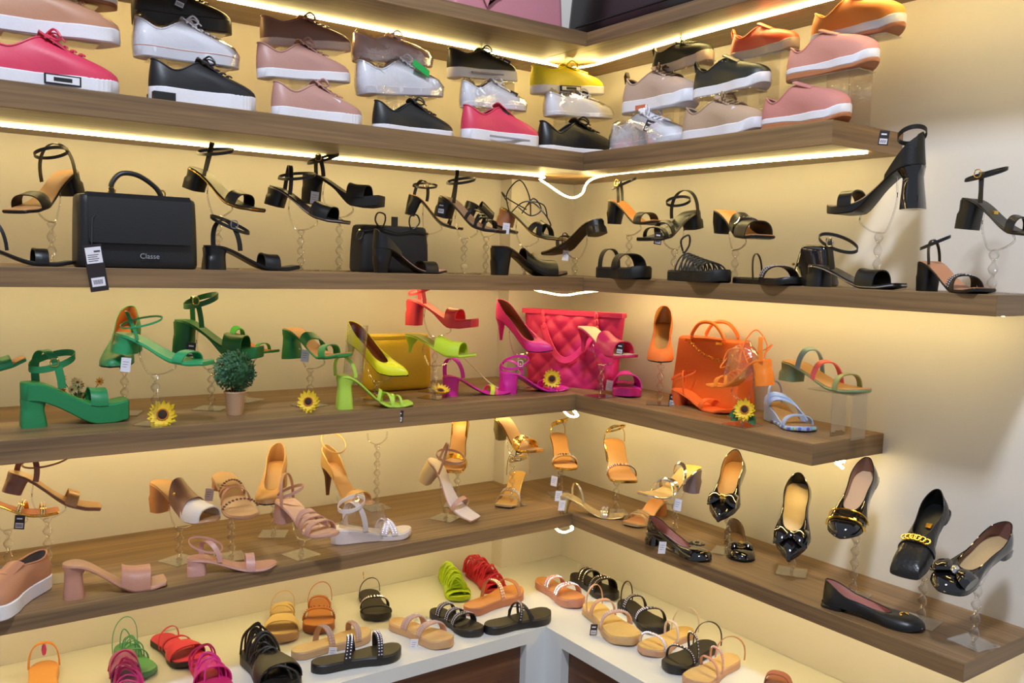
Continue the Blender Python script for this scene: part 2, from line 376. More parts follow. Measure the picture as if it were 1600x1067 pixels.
def place(root, foot, a, b, g=None, anc='heel', roll=0, far=False, name='', **k):
    """a, b: the heel and toe as seen; y=/x= known depth at the heel, y2=/x2= at the toe; g = shelf the shoe stands on"""
    la = {'heel': Vector((0, 0, 0)), 'back': Vector((.002, 0, foot.H+getattr(foot, 'hh', .05)))}[anc]
    lb = Vector((foot.L, 0, 0 if anc == 'heel' else foot.zb(1)))
    ax = 'y' if 'y' in k else ('x' if 'x' in k else None); L = (lb-la).length
    if g is not None:
        z = Z[g]
        A = on(a[0], z, **{ax: k[ax]}) if ax else at(a[0], a[1], z=z)
        B = on(b[0], z, **{ax: k.get(ax+'2', k[ax])}) if ax else at(b[0], b[1], z=z)
        A.y = min(A.y, -.05); A.x = min(A.x, -.05)
        if k.get('L'):     # keep the length, use only the direction
            B = A+(B-A).normalized()*k['L']
        A.z = B.z = z
    else:
        A = at(a[0], a[1], **{ax: k[ax]})
        B = at(b[0], b[1], **{ax: k[ax+'2']}) if ax+'2' in k else solve(A, b, L*k.get('S', 1.0))
    M4, sc = orient(A, B, la, lb, roll)
    root.matrix_world = M4; LOG.append((root.name, round(sc, 2), tuple(round(v, 2) for v in A), tuple(round(v, 2) for v in B)))
    root['_s'] = sc
    return M4, sc

def mkfoot_parts(root, foot, cs, ci, hk=None, ch=None, hb=1.0, bed=True, ribs=0, xo=0):
    foot.sole(ribs=ribs, n=60 if ribs else 30).build('sole', cs, root)
    if bed: foot.bed().build('insole', ci, root)
    if hk: foot.heel(hk, hb, xo).build('heel', ch or cs, root)

ACR = clear_mat('clear_acrylic', gloss=.30, rough=.04, tint=.965)
ACE = clear_mat('clear_acrylic_edge', gloss=.38, rough=.08, tint=.96)
PLW = clear_mat('clear_plastic_wrap', gloss=.46, rough=.10, tint=.97)
def twist_pole(h, turns=None, a=.0105, b=.0038):
    turns = turns or max(1, round(h/.030)); n = 14; m_ = max(14, int(turns*10)); rows = []
    for j in range(m_+1):
        u = j/m_; z = .003+u*(h-.003); an = PI*turns*u; k = 1 if 0 < j < m_ else .55
        rows.append([Vector((a*k*math.cos(2*PI*i/n), b*k*math.sin(2*PI*i/n), 0)) for i in range(n)])
        ca, sa = math.cos(an), math.sin(an)
        rows[-1] = [(p.x*ca-p.y*sa, p.x*sa+p.y*ca, z) for p in rows[-1]]
    return MB().grid(rows, True, True, True)
def stand(root, foot, shelf, desc, t=.42, cr=.034, dx=0, dy=0, wide=None):
    M4 = root.matrix_world; zs = Z[shelf]
    c = M4 @ Vector((foot.x(t), 0, foot.zb(t))); p1 = M4 @ Vector((foot.x(t-.15), 0, foot.zb(t-.15)-.0022)); p2 = M4 @ Vector((foot.x(t+.20), 0, foot.zb(t+.20)-.0022))
    bx, by = c.x+dx, c.y+dy
    top = min(p1.z, p2.z, c.z)-cr
    e = empty('crystal_stand', 'clear twisted acrylic stand under the '+desc, 'display stand', 'clear twisted acrylic shoe stands', Matrix.Translation((bx, by, zs)))
    h = max(.03, top-zs)
    a = math.atan2(p2.y-p1.y, p2.x-p1.x); R3 = Matrix.Rotation(a, 4, 'Z')
    o = MB().box(-.038, .038, -.038, .038, .0002, .0035).build('base_plate', ACE, e, smooth=0); o.matrix_local = R3
    twist_pole(h).build('twisted_pole', ACR, e)
    O = Vector((bx, by, zs)); q1, q2 = p1-O, p2-O; B0 = Vector((0, 0, h))
    d1 = Vector((q1.x, q1.y, 0)); d2 = Vector((q2.x, q2.y, 0))
    pts = [q1, q1*1.0+Vector((0, 0, -(q1.z-h)*.45))+d1*.12, B0+d1*.55+Vector((0, 0, cr*.12)), B0, B0+d2*.55+Vector((0, 0, cr*.12)), q2+Vector((0, 0, -(q2.z-h)*.45))+d2*.12, q2]
    MB().tube(catmull(pts, 6), .0022, 6).build('cradle', ACE, e)
    return e
def price_tag(root, p, face='y', w=.022, h=.034, style='dark', ang=.1):
    """little hang tag on a shoe, hanging plumb from local point p"""
    M4 = root.matrix_world; P = M4 @ Vector(p)
    Rz = Matrix.Rotation(-.35 if P.x < -.32 else -1.0, 4, 'Z')
    Wm = Matrix.Translation(P) @ Rz @ Matrix.Rotation(ang, 4, 'Y')
    cb = mat('tag_black', (38, 30, 32), .4); cwh = mat('tag_white', (228, 224, 232), .5, bump=.02)
    o = MB().box(-w/2, w/2, -.0006, .0006, -h-.006, -.006).build('price_tag', cb if style == 'dark' else cwh, smooth=0)
    o.parent = root; o.matrix_parent_inverse = root.matrix_world.inverted(); o.matrix_world = Wm
    o['label'] = 'small black price tag' if style == 'dark' else 'small white price tag'
    mb = MB()
    if style == 'dark':
        mb.box(-w*.38, w*.38, -.0010, -.0006, -h-.003, -h*.55-.006)
        mb.box(-w*.3, w*.25, -.0010, -.0006, -h*.30-.006, -h*.2-.006)
        q = mb.build('sticker', cwh, o, smooth=0)
        mb = MB()
        for i in range(7): mb.box(-w*.3+i*w*.09, -w*.3+i*w*.09+w*.045, -.0013, -.0010, -h*.93-.003, -h*.72-.003)
        mb.build('barcode', cb, o, smooth=0)
    else:
        for i in range(3): mb.box(-w*.32, w*(.3-.1*i), -.0009, -.0006, -h*(.3+.18*i)-.006, -h*(.27+.18*i)-.006)
        mb.build('print', mat('tag_print', (120, 116, 130), .6), o, smooth=0)
    return o
def gems(foot, t0, t1, h, skew=0, n=20, r=.0026, rows=1, m_=None):
    mb = MB()
    for q in range(rows):
        v = (q+.5)/rows
        for i in range(1, n):
            a = PI*i/n; t = min(.99, max(.01, lerp(t0, t1, v)+skew*(a/PI-.5))); W_ = foot.w(t)+.002
            c = (foot.x(t), -W_*(abs(math.cos(a))**.75)*(1 if math.cos(a) > 0 else -1), foot.zt(t)-.002+(h+.004)*math.sin(a)**.85)
            mb.ball(c, r, 5)
    return mb
def wrap_shell(root, foot, k=1.06):   # crumpled clear bag pulled over a shoe, following its upper
    rows = []; rnd = random.Random(len(foot.rows[0])+int(foot.P*1000))
    cx = foot.L*.45
    src = foot.rows
    b0 = [Vector((p.x*1.0, p.y*1.08, max(.0015, p.z-foot.P*.9))) for p in src[0]]
    rows.append(b0)
    for r in src[::2]:
        rows.append([Vector((cx+(p.x-cx)*1.025+rnd.uniform(-.001, .001), p.y*1.09+rnd.uniform(-.001, .001), p.z+.002+rnd.uniform(-.0012, .0025))) for p in r])
    rows.append([Vector((cx+(p.x-cx)*.9, p.y*.55, p.z+.010+rnd.uniform(-.003, .005))) for p in src[-1]])
    MB().grid(rows, True).build('plastic_wrap', PLW, root, smooth=20)
# ---------------------------------------------------------------- shoe kinds
def C(*rgb, r=.45, **k):       # leather / fabric by colour
    return mat('shoe_material_%02x%02x%02x_%d' % (*rgb, int(r*100)), rgb, r, **k)
BLK = mat('black_leather', (15, 14, 14), .38, bump=.25); PAT = mat('black_patent', (14, 13, 15), .08, coat=1, bump=.02)
BLKM = mat('black_rubber', (20, 19, 18), .6); WHT = mat('white_rubber', (228, 226, 232), .5, bump=.04)
GOLD = mat('gold_metal', (235, 190, 90), .18, 1, bump=.02); SIL = mat('silver_metal', (215, 215, 220), .2, 1, bump=.02)
CHAMP = mat('champagne_leather', (214, 190, 140), .26, .65, bump=.05); GEM = mat('crystal_gems', (226, 216, 232), .10, .35, bump=0)
TAN = C(190, 138, 88, r=.5); NUDE = C(198, 146, 118); ROSE = C(188, 132, 118); BEI = C(206, 172, 124, r=.55)

def sneaker(a, b, label, cu, cs=None, cl=None, P=.028, gum=None, wrap=False, laces=True, name='sneaker', toeh=.027, pz=.80, thr=.47, ribs=.0, plate=None,
            hh=.062, hs=.040, ht=.068, tilt=0, stripe=None, out=None, tagp=None, riser=None, group='sneakers on the shoe shelf', spring=.004, pull=False, tagstyle='dark', W=1.0, **k):
    cs = cs or WHT; cl = cl or cu
    f = Foot(P, P, 'round', W=W, spring=spring); f.W = 1.02*W
    root = empty(name, label, 'shoe', group)
    place(root, f, a, b, **k)
    if out:                                      # coloured outsole below the midsole
        f.slab(f.zb, lambda t: lerp(f.P*.55, f.P*.35, ss(t, .3, .6))+f.spring*ss(t, .82, 1), 1.0).build('outsole', out, root)
        f.slab(lambda t: lerp(f.P*.5, f.P*.3, ss(t, .3, .6))+f.spring*ss(t, .82, 1), f.zt, 1.02).build('midsole', cs, root)
    else: f.sole(1.02, ribs=ribs, n=64 if ribs else 30).build('sole', cs, root)
    f.W = .97*W
    f.upper(thr=thr, hh=hh, hs=hs, ht=ht, toeh=toeh, uk=5, ky=.80, back=.006, vs=.42, pz=pz).build('upper', cu, root)
    f.lining().build('lining', C(90, 76, 66, r=.8) if cu not in (WHT,) else C(200, 196, 196, r=.8), root)
    f.rim(.0022).build('collar', cu, root)
    mid = f.n//2; line = [r[mid] for r in f.rows]       # toe to throat centre line
    th = line[-1]
    d = (line[-1]-line[-3]).normalized()
    tg = []
    for j in range(7):
        u = j/6; c = line[-3].lerp(th+d*.006+Vector((-.002, 0, .010)), u)+Vector((0, 0, .0015))
        tg.append([c+Vector((0, y, -.006*(y/.02)**2)) for y in [-.020+.04*i/8 for i in range(9)]])
    lo_ = [[p-Vector((0, 0, .003)) for p in r] for r in tg]
    mb = MB().grid(tg).grid(lo_)
    for q_, w_ in ((tg[0], lo_[0]), (tg[-1], lo_[-1]), ([r[0] for r in tg], [r[0] for r in lo_]), ([r[-1] for r in tg], [r[-1] for r in lo_])): mb.grid([q_, w_])
    mb.build('tongue', cu, root)
    if laces:
        mb = MB(); L_ = len(line)
        for q in range(5):
            u = (L_-1)*(.97-.085*q); i = int(u); c = line[i].lerp(line[min(i+1, L_-1)], u-i)
            hw = .021-.0008*q
            for sg in (1, -1):
                P_ = [c+Vector((sg*.004*(y/hw), y, .0055-.006*(y/hw)**2)) for y in [-hw+2*hw*j/6 for j in range(7)]]
                mb.tube(P_, .0024, 6, flat=.8)
        t_ = line[-1]+Vector((.004, 0, .006))
        for sg in (1, -1):
            mb.tube(catmull([t_, t_+Vector((.012, sg*.016, .010)), t_+Vector((.022, sg*.026, -.004)), t_+Vector((.016, sg*.018, -.010)), t_+Vector((.002, sg*.003, .001))], 5), .0023, 6)
            mb.tube(catmull([t_, t_+Vector((.016, sg*.010, .004)), t_+Vector((.030, sg*.024, -.012))], 5), .0017, 6)
        mb.build('laces', cl, root)
    if plate:
        z0, z1 = .005, f.P*.9; t = plate[0]; x0, x1 = f.x(t), f.x(plate[1])
        for sg in (-1,):
            w0 = max(f.w(t), f.w(plate[1]), f.w((t+plate[1])/2))*1.07
            q = MB().box(x0, x1, -w0-.001, -w0+.004, z0 if len(plate) < 3 else f.P*.42, z1 if len(plate) < 3 else f.P*.56).build('side_plate', BLKM if len(plate) < 3 else C(150, 146, 156), root, smooth=0)
            if len(plate) < 3:
                MB().box(x0+.003, x1-.003, -w0-.0018, -w0-.001, z0+.0025, z1-.0025).build('plate_face', WHT, q, smooth=0)
                mb = MB(); ww = (x1-x0)*.5
                mb.box((x0+x1)/2-ww/2, (x0+x1)/2+ww/2, -w0-.0024, -w0-.0018, (z0+z1)/2-.0035, (z0+z1)/2+.0035); mb.build('plate_badge', BLKM, q, smooth=0)
    if stripe: f.W = 1.03*W; f.slab(lambda t: f.P*.86, lambda t: f.P*.93, 1.025, e=.0003).build('sole_stripe', stripe, root)
    if pull: MB().band([line[0]*0+Vector((.002, 0, f.P+hh-.012)), Vector((-.004, 0, f.P+hh+.008)), Vector((.001, 0, f.P+hh+.018)), Vector((.007, 0, f.P+hh+.004))], .012, .002, (0, 1, 0)).build('pull_tab', cl, root)
    if wrap: f.W = W; wrap_shell(root, f)
    if tagp: 
        o = price_tag(root, tagp, 'y' if 'y' in k else 'x', w=.026, h=.034, style=tagstyle, ang=.35)
    if riser is not None:
        M4 = root.matrix_world; c = M4 @ Vector((f.L*.5, 0, -.0025)); zs = Z[2]; wy = 0
        e = empty('acrylic_riser', 'clear acrylic riser under the '+riser, 'display stand', 'clear acrylic sneaker risers', Matrix.Translation((c.x, c.y, zs)))
        ex = (M4.to_3x3() @ Vector((1, 0, 0))).normalized(); ey = (M4.to_3x3() @ Vector((0, 1, 0))).normalized(); ez = ex.cross(ey)
        F4 = Matrix((ex, ey, ez)).transposed().to_4x4(); F4.translation = Vector((0, 0, c.z-zs))
        o = MB().box(-.095, .10, -.035, .035, -.0015, .0012).build('plate', ACE, e, smooth=0); o.matrix_local = F4
        a_ = math.atan2(ex.y, ex.x); R3 = Matrix.Rotation(a_, 4, 'Z')
        o = MB().box(-.032, .032, .030, .033, .0, c.z-zs-.004).build('upright', ACR, e, smooth=0); o.matrix_local = R3
        o = MB().box(-.034, .034, .006, .058, .0, .003).build('foot', ACR, e, smooth=0); o.matrix_local = R3
    return root

STR = {'one': [(.66, .80, .030, 0)], 'wide': [(.60, .82, .034, 0)], 'thin': [(.74, .78, .028, 0)], 'cross': [(.62, .70, .032, .16), (.62, .70, .034, -.16)],
       'two': [(.58, .66, .034, .05), (.76, .82, .028, -.02)], 'strappy': [(.56, .60, .036, .12), (.64, .68, .034, -.10), (.72, .755, .030, .08), (.80, .83, .026, -.02)],
       'mule': [(.50, .86, .040, 0)], 'none': []}
def sandal(a, b, label, cu, ci=None, cs=None, ch=None, H=.07, P=.008, toe='square', hk='block', hb=1.0, straps='one', hoop=None, ankle=None, tags=None, wedge=False,
           name='heeled_sandal', sh=None, desc=None, st=.42, edge=None, group=None, gem=None, W=1.0, counter=None, former=False, extra=None, crad=.034, swrap=False, xo=0, tagstyle='dark', sdx=0, sdy=0, buck=None, mats=None, ts=.006, tagface=None, cat='shoe', **k):
    f = Foot(H, P, toe, wedge=wedge, W=W, ts=ts); f.hh = counter or .03
    root = empty(name, label, cat, group); place(root, f, a, b, **k)
    cs = cs or cu; ci = ci or cs
    mkfoot_parts(root, f, cs, ci, None if wedge or H-P < .012 else hk, ch or cs, hb, xo=xo)
    sl = STR[straps] if isinstance(straps, str) else straps
    for i, s_ in enumerate(sl):
        m_ = mats[i] if mats else cu
        o = f.vamp(s_[0], s_[1], s_[2], s_[4] if len(s_) > 4 else None, skew=s_[3], th=.0028).build('vamp' if s_[1]-s_[0] > .2 else 'toe_strap', m_, root)
        if gem and (gem is True or i in gem): gems(f, s_[0], s_[1], s_[2], s_[3], rows=2 if s_[1]-s_[0] > .05 else 1).build('rhinestone_trim', GEM, o)
    if hoop: o = f.hoop(**(hoop if isinstance(hoop, dict) else {})).build('heel_strap', cu, root)
    if ankle is not None:
        ak = dict(ankle); o = f.ankle(**ak).build('ankle_strap', mats[-1] if mats else cu, root)
        if buck: f.buckle(h=ak.get('h', .06), xc=ak.get('xc', .045), ry=ak.get('ry', .03)).build('buckle', buck, o)
    if counter: f.counter(counter).build('heel_cup', cu, root)
    if edge: f.slab(lambda t: f.zt(t)-.0045, lambda t: f.zt(t)-.0015, 1.03, e=.0004).build('metallic_edge', edge, root)
    if former:
        P_ = [[(f.L*.22+.030*math.cos(2*PI*i/20)+.012*u, .026*math.sin(2*PI*i/20), f.H+.006+.14*u) for i in range(20)] for u in (0, .3, .6, 1)]
        MB().grid(P_, True).build('clear_ankle_former', PLW, root)
    if swrap:
        rnd = random.Random(4); rows = []
        for u in [j/7 for j in range(8)]:
            rows.append([(f.L*(.42+.05*u)+(.085-.045*u)*math.cos(2*PI*i/22)+rnd.uniform(-.002, .002), (.042-.012*u)*math.sin(2*PI*i/22)+rnd.uniform(-.002, .002), .02+.105*u+.02*math.cos(2*PI*i/22)*-1) for i in range(22)])
        MB().grid(rows, True).build('plastic_wrap', PLW, root, smooth=15)
    if extra: extra(root, f)
    for tp in (tags or []): price_tag(root, tp[:3], tagface or ('y' if 'y' in k else 'x'), style=tp[3] if len(tp) > 3 else tagstyle)
    if sh: stand(root, f, sh, desc or label, t=st, cr=crad, dx=sdx, dy=sdy)
    return root, f

def pump(a, b, label, cu, ci=None, cs=None, H=.07, P=.005, toe='point', hk='stiletto', hb=1.0, thr=.66, hh=.055, hs=.030, ht=.020, toeh=.024, sh=None, desc=None, st=.40,
         name='pump', group=None, tags=None, extra=None, cl=None, ch=None, crad=.03, sdx=0, sdy=0, uk=4, tagface=None, tagstyle='dark', W=1.0, **k):
    f = Foot(H, P, toe, ts=.004, W=W); f.hh = hh
    root = empty(name, label, 'shoe', group); place(root, f, a, b, **k)
    mkfoot_parts(root, f, cs or BLKM, ci or TAN, hk if H-P > .004 else None, ch or cu, hb)
    f.upper(thr=thr, hh=hh, hs=hs, ht=ht, toeh=toeh, uk=uk, hn=.60).build('upper', cu, root)
    f.lining().build('lining', cl or ci or TAN, root); f.rim().build('topline_binding', cu, root)
    if extra: extra(root, f)
    for tp in (tags or []): price_tag(root, tp[:3], tagface or ('y' if 'y' in k else 'x'), style=tp[3] if len(tp) > 3 else tagstyle)
    if sh: stand(root, f, sh, desc or label, t=st, cr=crad, dx=sdx, dy=sdy)
    return root, f
# ================================================================ SNEAKERS (shelf 2)
SG = 'sneakers on the shoe shelf'
yb, ym, yt_ = dict(y=-.405, y2=-.405), dict(y=-.335, y2=-.335), dict(y=-.265, y2=-.265)
TANS = C(190, 138, 108); PINKR = C(214, 62, 92); BRN = C(132, 92, 76); NUD2 = C(186, 140, 128)
sneaker((-38, -28), (183, 20), 'tan sneaker with brown outsole, cut off at the top left corner of the photo', TANS, out=C(150, 92, 62), riser='tan sneaker in the top left corner', hh=.045, hs=.032, ht=.046, **yt_)
sneaker((-45, 46), (188, 76), 'large tan leather sneaker with white sole above the pink-red one', TANS, plate=None, riser='large tan sneaker above the pink-red sneaker', **ym)
sneaker((-45, 112), (186, 141), 'pink-red sneaker with white ribbed sole and framed side plate, at the far left', PINKR, g=2, ribs=.74, plate=(.45, .70), P=.026, **yb)
sneaker((206, 38), (362, 58), 'all-black sneaker, top of the second stack from the left', C(34, 30, 24), cs=C(30, 26, 22), P=.034, tagp=(.12, -.040, .085), riser='all-black sneaker', ht=.056, hh=.054, **yt_)
sneaker((208, 88), (373, 112), 'white corded sneaker with tan sole stripe under the all-black one', WHT, stripe=C(190, 120, 90), wrap=True, riser='white sneaker with tan stripe', **ym)
r = sneaker((232, 155), (399, 172), 'black sneaker with thick white ribbed platform and black heel block', C(30, 30, 32), g=2, P=.036, ribs=.72, **yb)
MB().box(.004, .052, -.0335, .0335, .004, .022).build('heel_block', BLKM, r, smooth=0)
sneaker((408, 73), (547, 84), 'dark brown sneaker, top of the third stack from the left', BRN, cs=C(216, 190, 180), riser='dark brown sneaker', ht=.056, hh=.054, P=.022, **yt_)
sneaker((402, 122), (546, 133), 'dusty nude sneaker with plain white sole, middle of the third stack', NUD2, riser='dusty nude sneaker in the middle of the third stack', tagp=(.13, 0, .1), P=.024, **ym)
sneaker((424, 180), (564, 192), 'dusty nude sneaker with ribbed white toe cap and white tag', NUD2, g=2, ribs=.72, tagp=(.165, -.032, .068), tagstyle='white', **yb)
sneaker((551, 95), (674, 108), 'pale pink sneaker in a crumpled plastic bag, top of the fourth stack', C(222, 190, 186), cs=C(232, 208, 206), wrap=True, riser='bagged pale pink sneaker', ht=.056, hh=.054, P=.02, **yt_)
r = sneaker((558, 148), (691, 155), 'white sneaker in plastic with a bright green paper label', WHT, cs=C(212, 206, 212), wrap=True, riser='white sneaker with the green label', P=.022, thr=.5, **ym)
o = MB().box(-.026, .026, -.0008, .0008, -.012, .012).build('green_label', C(42, 170, 84), r, smooth=0); o.matrix_local = Matrix.Translation((.165, -.043, .068)) @ Matrix.Rotation(.55, 4, 'Y') @ Matrix.Rotation(-.5, 4, 'X')
sneaker((582, 198), (706, 209), 'plain black canvas sneaker with thin white sole beside the pink one', C(28, 28, 28), g=2, P=.016, hs=.036, tagp=(.14, -.02, .07), **yb)
sneaker((700, 121), (806, 131), 'small black sneaker on a white platform with grey slot, top of the fifth stack', C(30, 28, 22), plate=(.24, .70, 1), riser='small black platform sneaker', ht=.056, hh=.054, P=.030, tagp=(.20, -.03, .07), **yt_)
sneaker((720, 167), (820, 177), 'white sneaker wrapped in plastic above the small pink sneaker', WHT, wrap=True, riser='wrapped white sneaker above the small pink one', P=.018, tagp=(.19, -.03, .065), **ym)
sneaker((721, 213), (838, 227), 'pink sneaker on a white platform with grey slot and black tag', PINKR, g=2, plate=(.26, .78, 1), P=.032, tagp=(.13, -.02, .095), laces=False, **yb)
sneaker((831, 146), (940, 151), 'yellow sneaker with white sole near the corner', C(222, 204, 40), plate=(.3, .58), riser='yellow sneaker', ht=.052, hh=.050, P=.022, y=-.30, y2=-.30)
sneaker((852, 181), (954, 189), 'white sneaker with black tag, below the yellow one', WHT, wrap=True, riser='white sneaker below the yellow one', ht=.054, hh=.052, P=.014, tagp=(.14, -.02, .08), **ym)
sneaker((840, 225), (958, 231), 'black leather sneaker with turned-up toe at the shelf corner', BLK, g=2, P=.014, spring=.012, hs=.034, y=-.40, y2=-.42)
xb, xm, xt = dict(x=-.235, x2=-.235), dict(x=-.20, x2=-.20), dict(x=-.16, x2=-.16)
sneaker((957, 226), (1070, 216), 'white sneaker wrapped in plastic with black tag, first on the right shelf', WHT, g=2, wrap=True, P=.016, tagp=(.17, -.03, .062), hh=.052, **xb)
TAUP = C(186, 160, 142, r=.8)
def rocker(f): pass
r = sneaker((976, 181), (1087, 165), 'taupe knit running shoe with orange patch in its white sole', TAUP, riser='taupe running shoe with orange patch', P=.03, cl=C(90, 70, 50), tagp=(.17, -.02, .075), tagstyle='white', pull=True, spring=.012, **xm)
MB().box(.075, .115, -.0335, -.0285, .002, .014).build('sole_patch', C(206, 110, 70), r, smooth=0)
sneaker((1022, 124), (1112, 100), 'dark olive running shoe with thick beige sole, high on the right shelf', C(40, 40, 26, r=.7), cs=C(196, 176, 156), riser='dark olive running shoe', ht=.056, hh=.054, P=.032, pull=True, spring=.014, **xt)
sneaker((1143, 101), (1246, 80), 'orange-red slip-on sneaker with crossed straps and beige sole', C(228, 92, 52), cs=C(206, 186, 160), riser='orange-red sneaker', laces=False, P=.028, pull=True, spring=.014, **xt)
r = sneaker((1086, 158), (1201, 136), 'black running shoe with studded collar and white sole', C(36, 38, 30), riser='black running shoe with white sole', P=.026, pull=True, spring=.014, laces=False, **xm)
mb = MB(); [mb.ball((.125-.013*i, -.022+.0005*i, .082+.003*i), .0018, 6) for i in range(6)]; mb.build('studs', SIL, r)
sneaker((1069, 210), (1191, 198), 'taupe knit running shoe with tied laces standing on the right shelf', C(182, 154, 128, r=.8), g=2, P=.026, cl=C(150, 120, 88), tagp=(.19, -.02, .07), tagstyle='white', spring=.014, **xb)
GUM = C(176, 112, 72)
kn = dict(laces=False, out=GUM, P=.030, spring=.014, thr=.42, hh=.056, hs=.036, ht=.074, toeh=.040, pz=.72, W=1.0)
sneaker((1192, 192), (1327, 180), 'dusty rose slip-on with brown gum outsole standing at the shelf end', C(196, 128, 118, r=.7), g=2, **kn, **xb)
sneaker((1231, 131), (1371, 105), 'pale rose slip-on on a clear riser, between the orange and the dusty rose ones', C(206, 142, 126, r=.7), riser='pale rose slip-on', **kn, **xm)
sneaker((1268, 78), (1412, 50), 'orange slip-on with brown gum outsole, highest at the right', C(232, 140, 58, r=.7), riser='orange slip-on', **kn, **xt)
# ================================================================ BLACK SANDALS (shelf 3)
G3 = 'black shoes on the middle shelf'; S3 = dict(sh=3, group=G3)
LIN = C(120, 84, 70, r=.6)
AK = dict(h=.062, xc=.050, rx=.048, ry=.032)
sandal((122, 300), (22, 338), 'black tan-soled sandal with double ankle loop, toe to the left, at the far left', BLK, ci=TAN, H=.055, P=.007, straps='one', hoop=dict(h=.085, t=.26), ankle=dict(h=.055, xc=.07, rx=.045, ry=.032), desc='tan-soled sandal at the far left', y=-.20, **S3)
sandal((-66, 417), (113, 416), 'black sandal standing on the shelf edge left of the large handbag, heel cut off', BLK, ci=C(60, 56, 44), H=.05, hoop=dict(h=.075, t=.3, w=.008), straps=[(.64, .76, .034, 0)], g=3, y=-.39, y2=-.38, group=G3)
sandal((291, 292), (404, 335), 'black block-heel sandal with golden sole edge, raised above the large handbag', BLK, H=.055, hoop=dict(h=.085, t=.2, lean=.0), ankle=dict(h=.06, xc=.065, rx=.05), edge=GOLD, straps='one', desc='black sandal with golden edge', y=-.20, **S3)
sandal((318, 419), (464, 421), 'black sandal with silver buckle standing right of the large handbag', BLK, H=.058, g=3, y=-.39, y2=-.39, hoop=dict(h=.075, t=.24), ankle=dict(h=.055, xc=.066, rx=.048, tilt=-.35), buck=SIL, straps=[(.60, .76, .033, 0)], hb=1.15, group=G3)
sandal((416, 318), (541, 354), 'black sandal with pale piping raised left of the platform mule', BLK, H=.05, hoop=dict(h=.075, t=.22), ankle=dict(h=.045, xc=.07, rx=.05), straps='wide', edge=C(150, 130, 120), desc='black sandal left of the platform mule', y=-.24, **S3)
sandal((473, 318), (597, 326), 'black suede platform sandal with gold buckle, raised highest over the bow bag', C(26, 23, 22, r=.85), H=.085, P=.028, hk='block', straps='wide', hoop=dict(h=.062, t=.2), ankle=dict(h=.045, xc=.055), buck=GOLD, tags=[(.05, -.03, .04, 'white')], desc='black suede platform sandal', y=-.2, sdx=.01, **S3)
def sling(root, f): f.hoop(t=.08, h=.05, lean=-.01, w=.008).build('back_strap', BLK, root)
sandal((583, 424), (692, 423), 'black sling-back shoe with pink lining leaning before the bow handbag', BLK, ci=C(176, 128, 112), H=.075, P=.006, toe='square', counter=.052, straps=[(.66, .84, .030, 0)], g=3, y=-.40, y2=-.40, group=G3, hk='block', hb=.7)
sandal((630, 333), (722, 362), 'black sandal with tan insole and square heel raised right of the bow handbag', BLK, ci=TAN, H=.075, straps='thin', hoop=dict(h=.075, t=.2, w=.012), ankle=dict(h=.05, xc=.05), buck=GOLD, hb=.8, desc='square-heel tan-lined black sandal', y=-.12, y2=-.20, sdx=-.02, **S3)
sandal((682, 336), (783, 368), 'black strappy sandal with tall hoop and purple tag, raised near the pillar', BLK, ci=LIN, H=.06, straps='strappy', hoop=dict(h=.095, t=.2, w=.012), ankle=dict(h=.06, xc=.06), tags=[(.03, -.03, .05)], desc='black strappy sandal with the purple tag', y=-.29, **S3)
sandal((722, 332), (806, 368), 'black wide-band sandal half hidden behind the strappy one, left of the lace-up', BLK, ci=BLK, H=.05, straps=[(.25, .5, .03, 0), (.66, .80, .032, 0)], desc='half hidden wide-band sandal', y=-.13, y2=-.19, **S3)
def lace(root, f, m_=None):
    mb = MB(); z = f.zt(.2)
    for P in ([(.05, -.03, z), (.03, -.035, z+.05), (.055, -.02, z+.10), (.09, .0, z+.06), (.10, .02, z+.0)], [(.06, .03, z), (.10, .01, z+.055), (.15, -.01, z+.03), (.13, -.03, z+.005), (.08, -.03, z+.02)],
              [(.06, -.03, z), (.09, -.02, z+.04), (.14, .01, z+.045), (.16, .02, z+.01)], [(.09, .0, z+.03), (.13, -.03, z+.045), (.18, -.03, z+.02), (.19, 0, z-.01), (.14, .02, z-.005)], [(.02, 0, z+.02), (.0, -.02, z+.05), (.04, -.03, z+.035), (.11, -.03, z+.02)]):
        mb.tube(catmull(P, 7), .0022, 6)
    mb.build('laces', m_ or BLK, root)
sandal((778, 350), (878, 380), 'black lace-up sandal with golden sole edge and brown wood heel', BLK, ci=C(90, 84, 60), ch=C(160, 106, 70), H=.055, straps='cross', edge=GOLD, extra=lace, tags=[(.05, -.03, .02, 'white')], desc='lace-up sandal with the wood heel', y=-.30, **S3)
sandal((768, 426), (879, 428), 'black block-heel mule with wide vamp standing below the lace-up sandal', BLK, ci=C(90, 50, 40), H=.078, straps=[(.42, .84, .036, .030)], hb=.85, g=3, y=-.42, y2=-.44, group=G3, extra=lambda r, f: MB().ball((.11, -.034, .06), .004, 8).build('stud', GOLD, r))
r, f = sandal((943, 362), (856, 402), 'black thong-strap sandal with low heel, toe to the left in the corner', BLK, ci=C(150, 124, 96), H=.04, straps=[(.62, .66, .03, 0)], hoop=dict(h=.04, t=.65, w=.004), desc='low-heeled sandal in the corner', extra=lambda r, f: MB().ball((.17, -.02, .03), .006, 8).build('bead', GOLD, r), tags=[(.16, .0, .0, 'white')], x=-.20, x2=-.22, sdx=-.01, **S3)
sandal((938, 434), (1002, 436), 'black puffy platform sandal with crossed straps, first on the right shelf', BLKM, H=.034, P=.034, toe='round', straps=[(.5, .7, .045, .1), (.16, .24, .06, 0)], W=1.2, g=3, x=-.24, x2=-.27, L=.24, group=G3, name='platform_sandal')
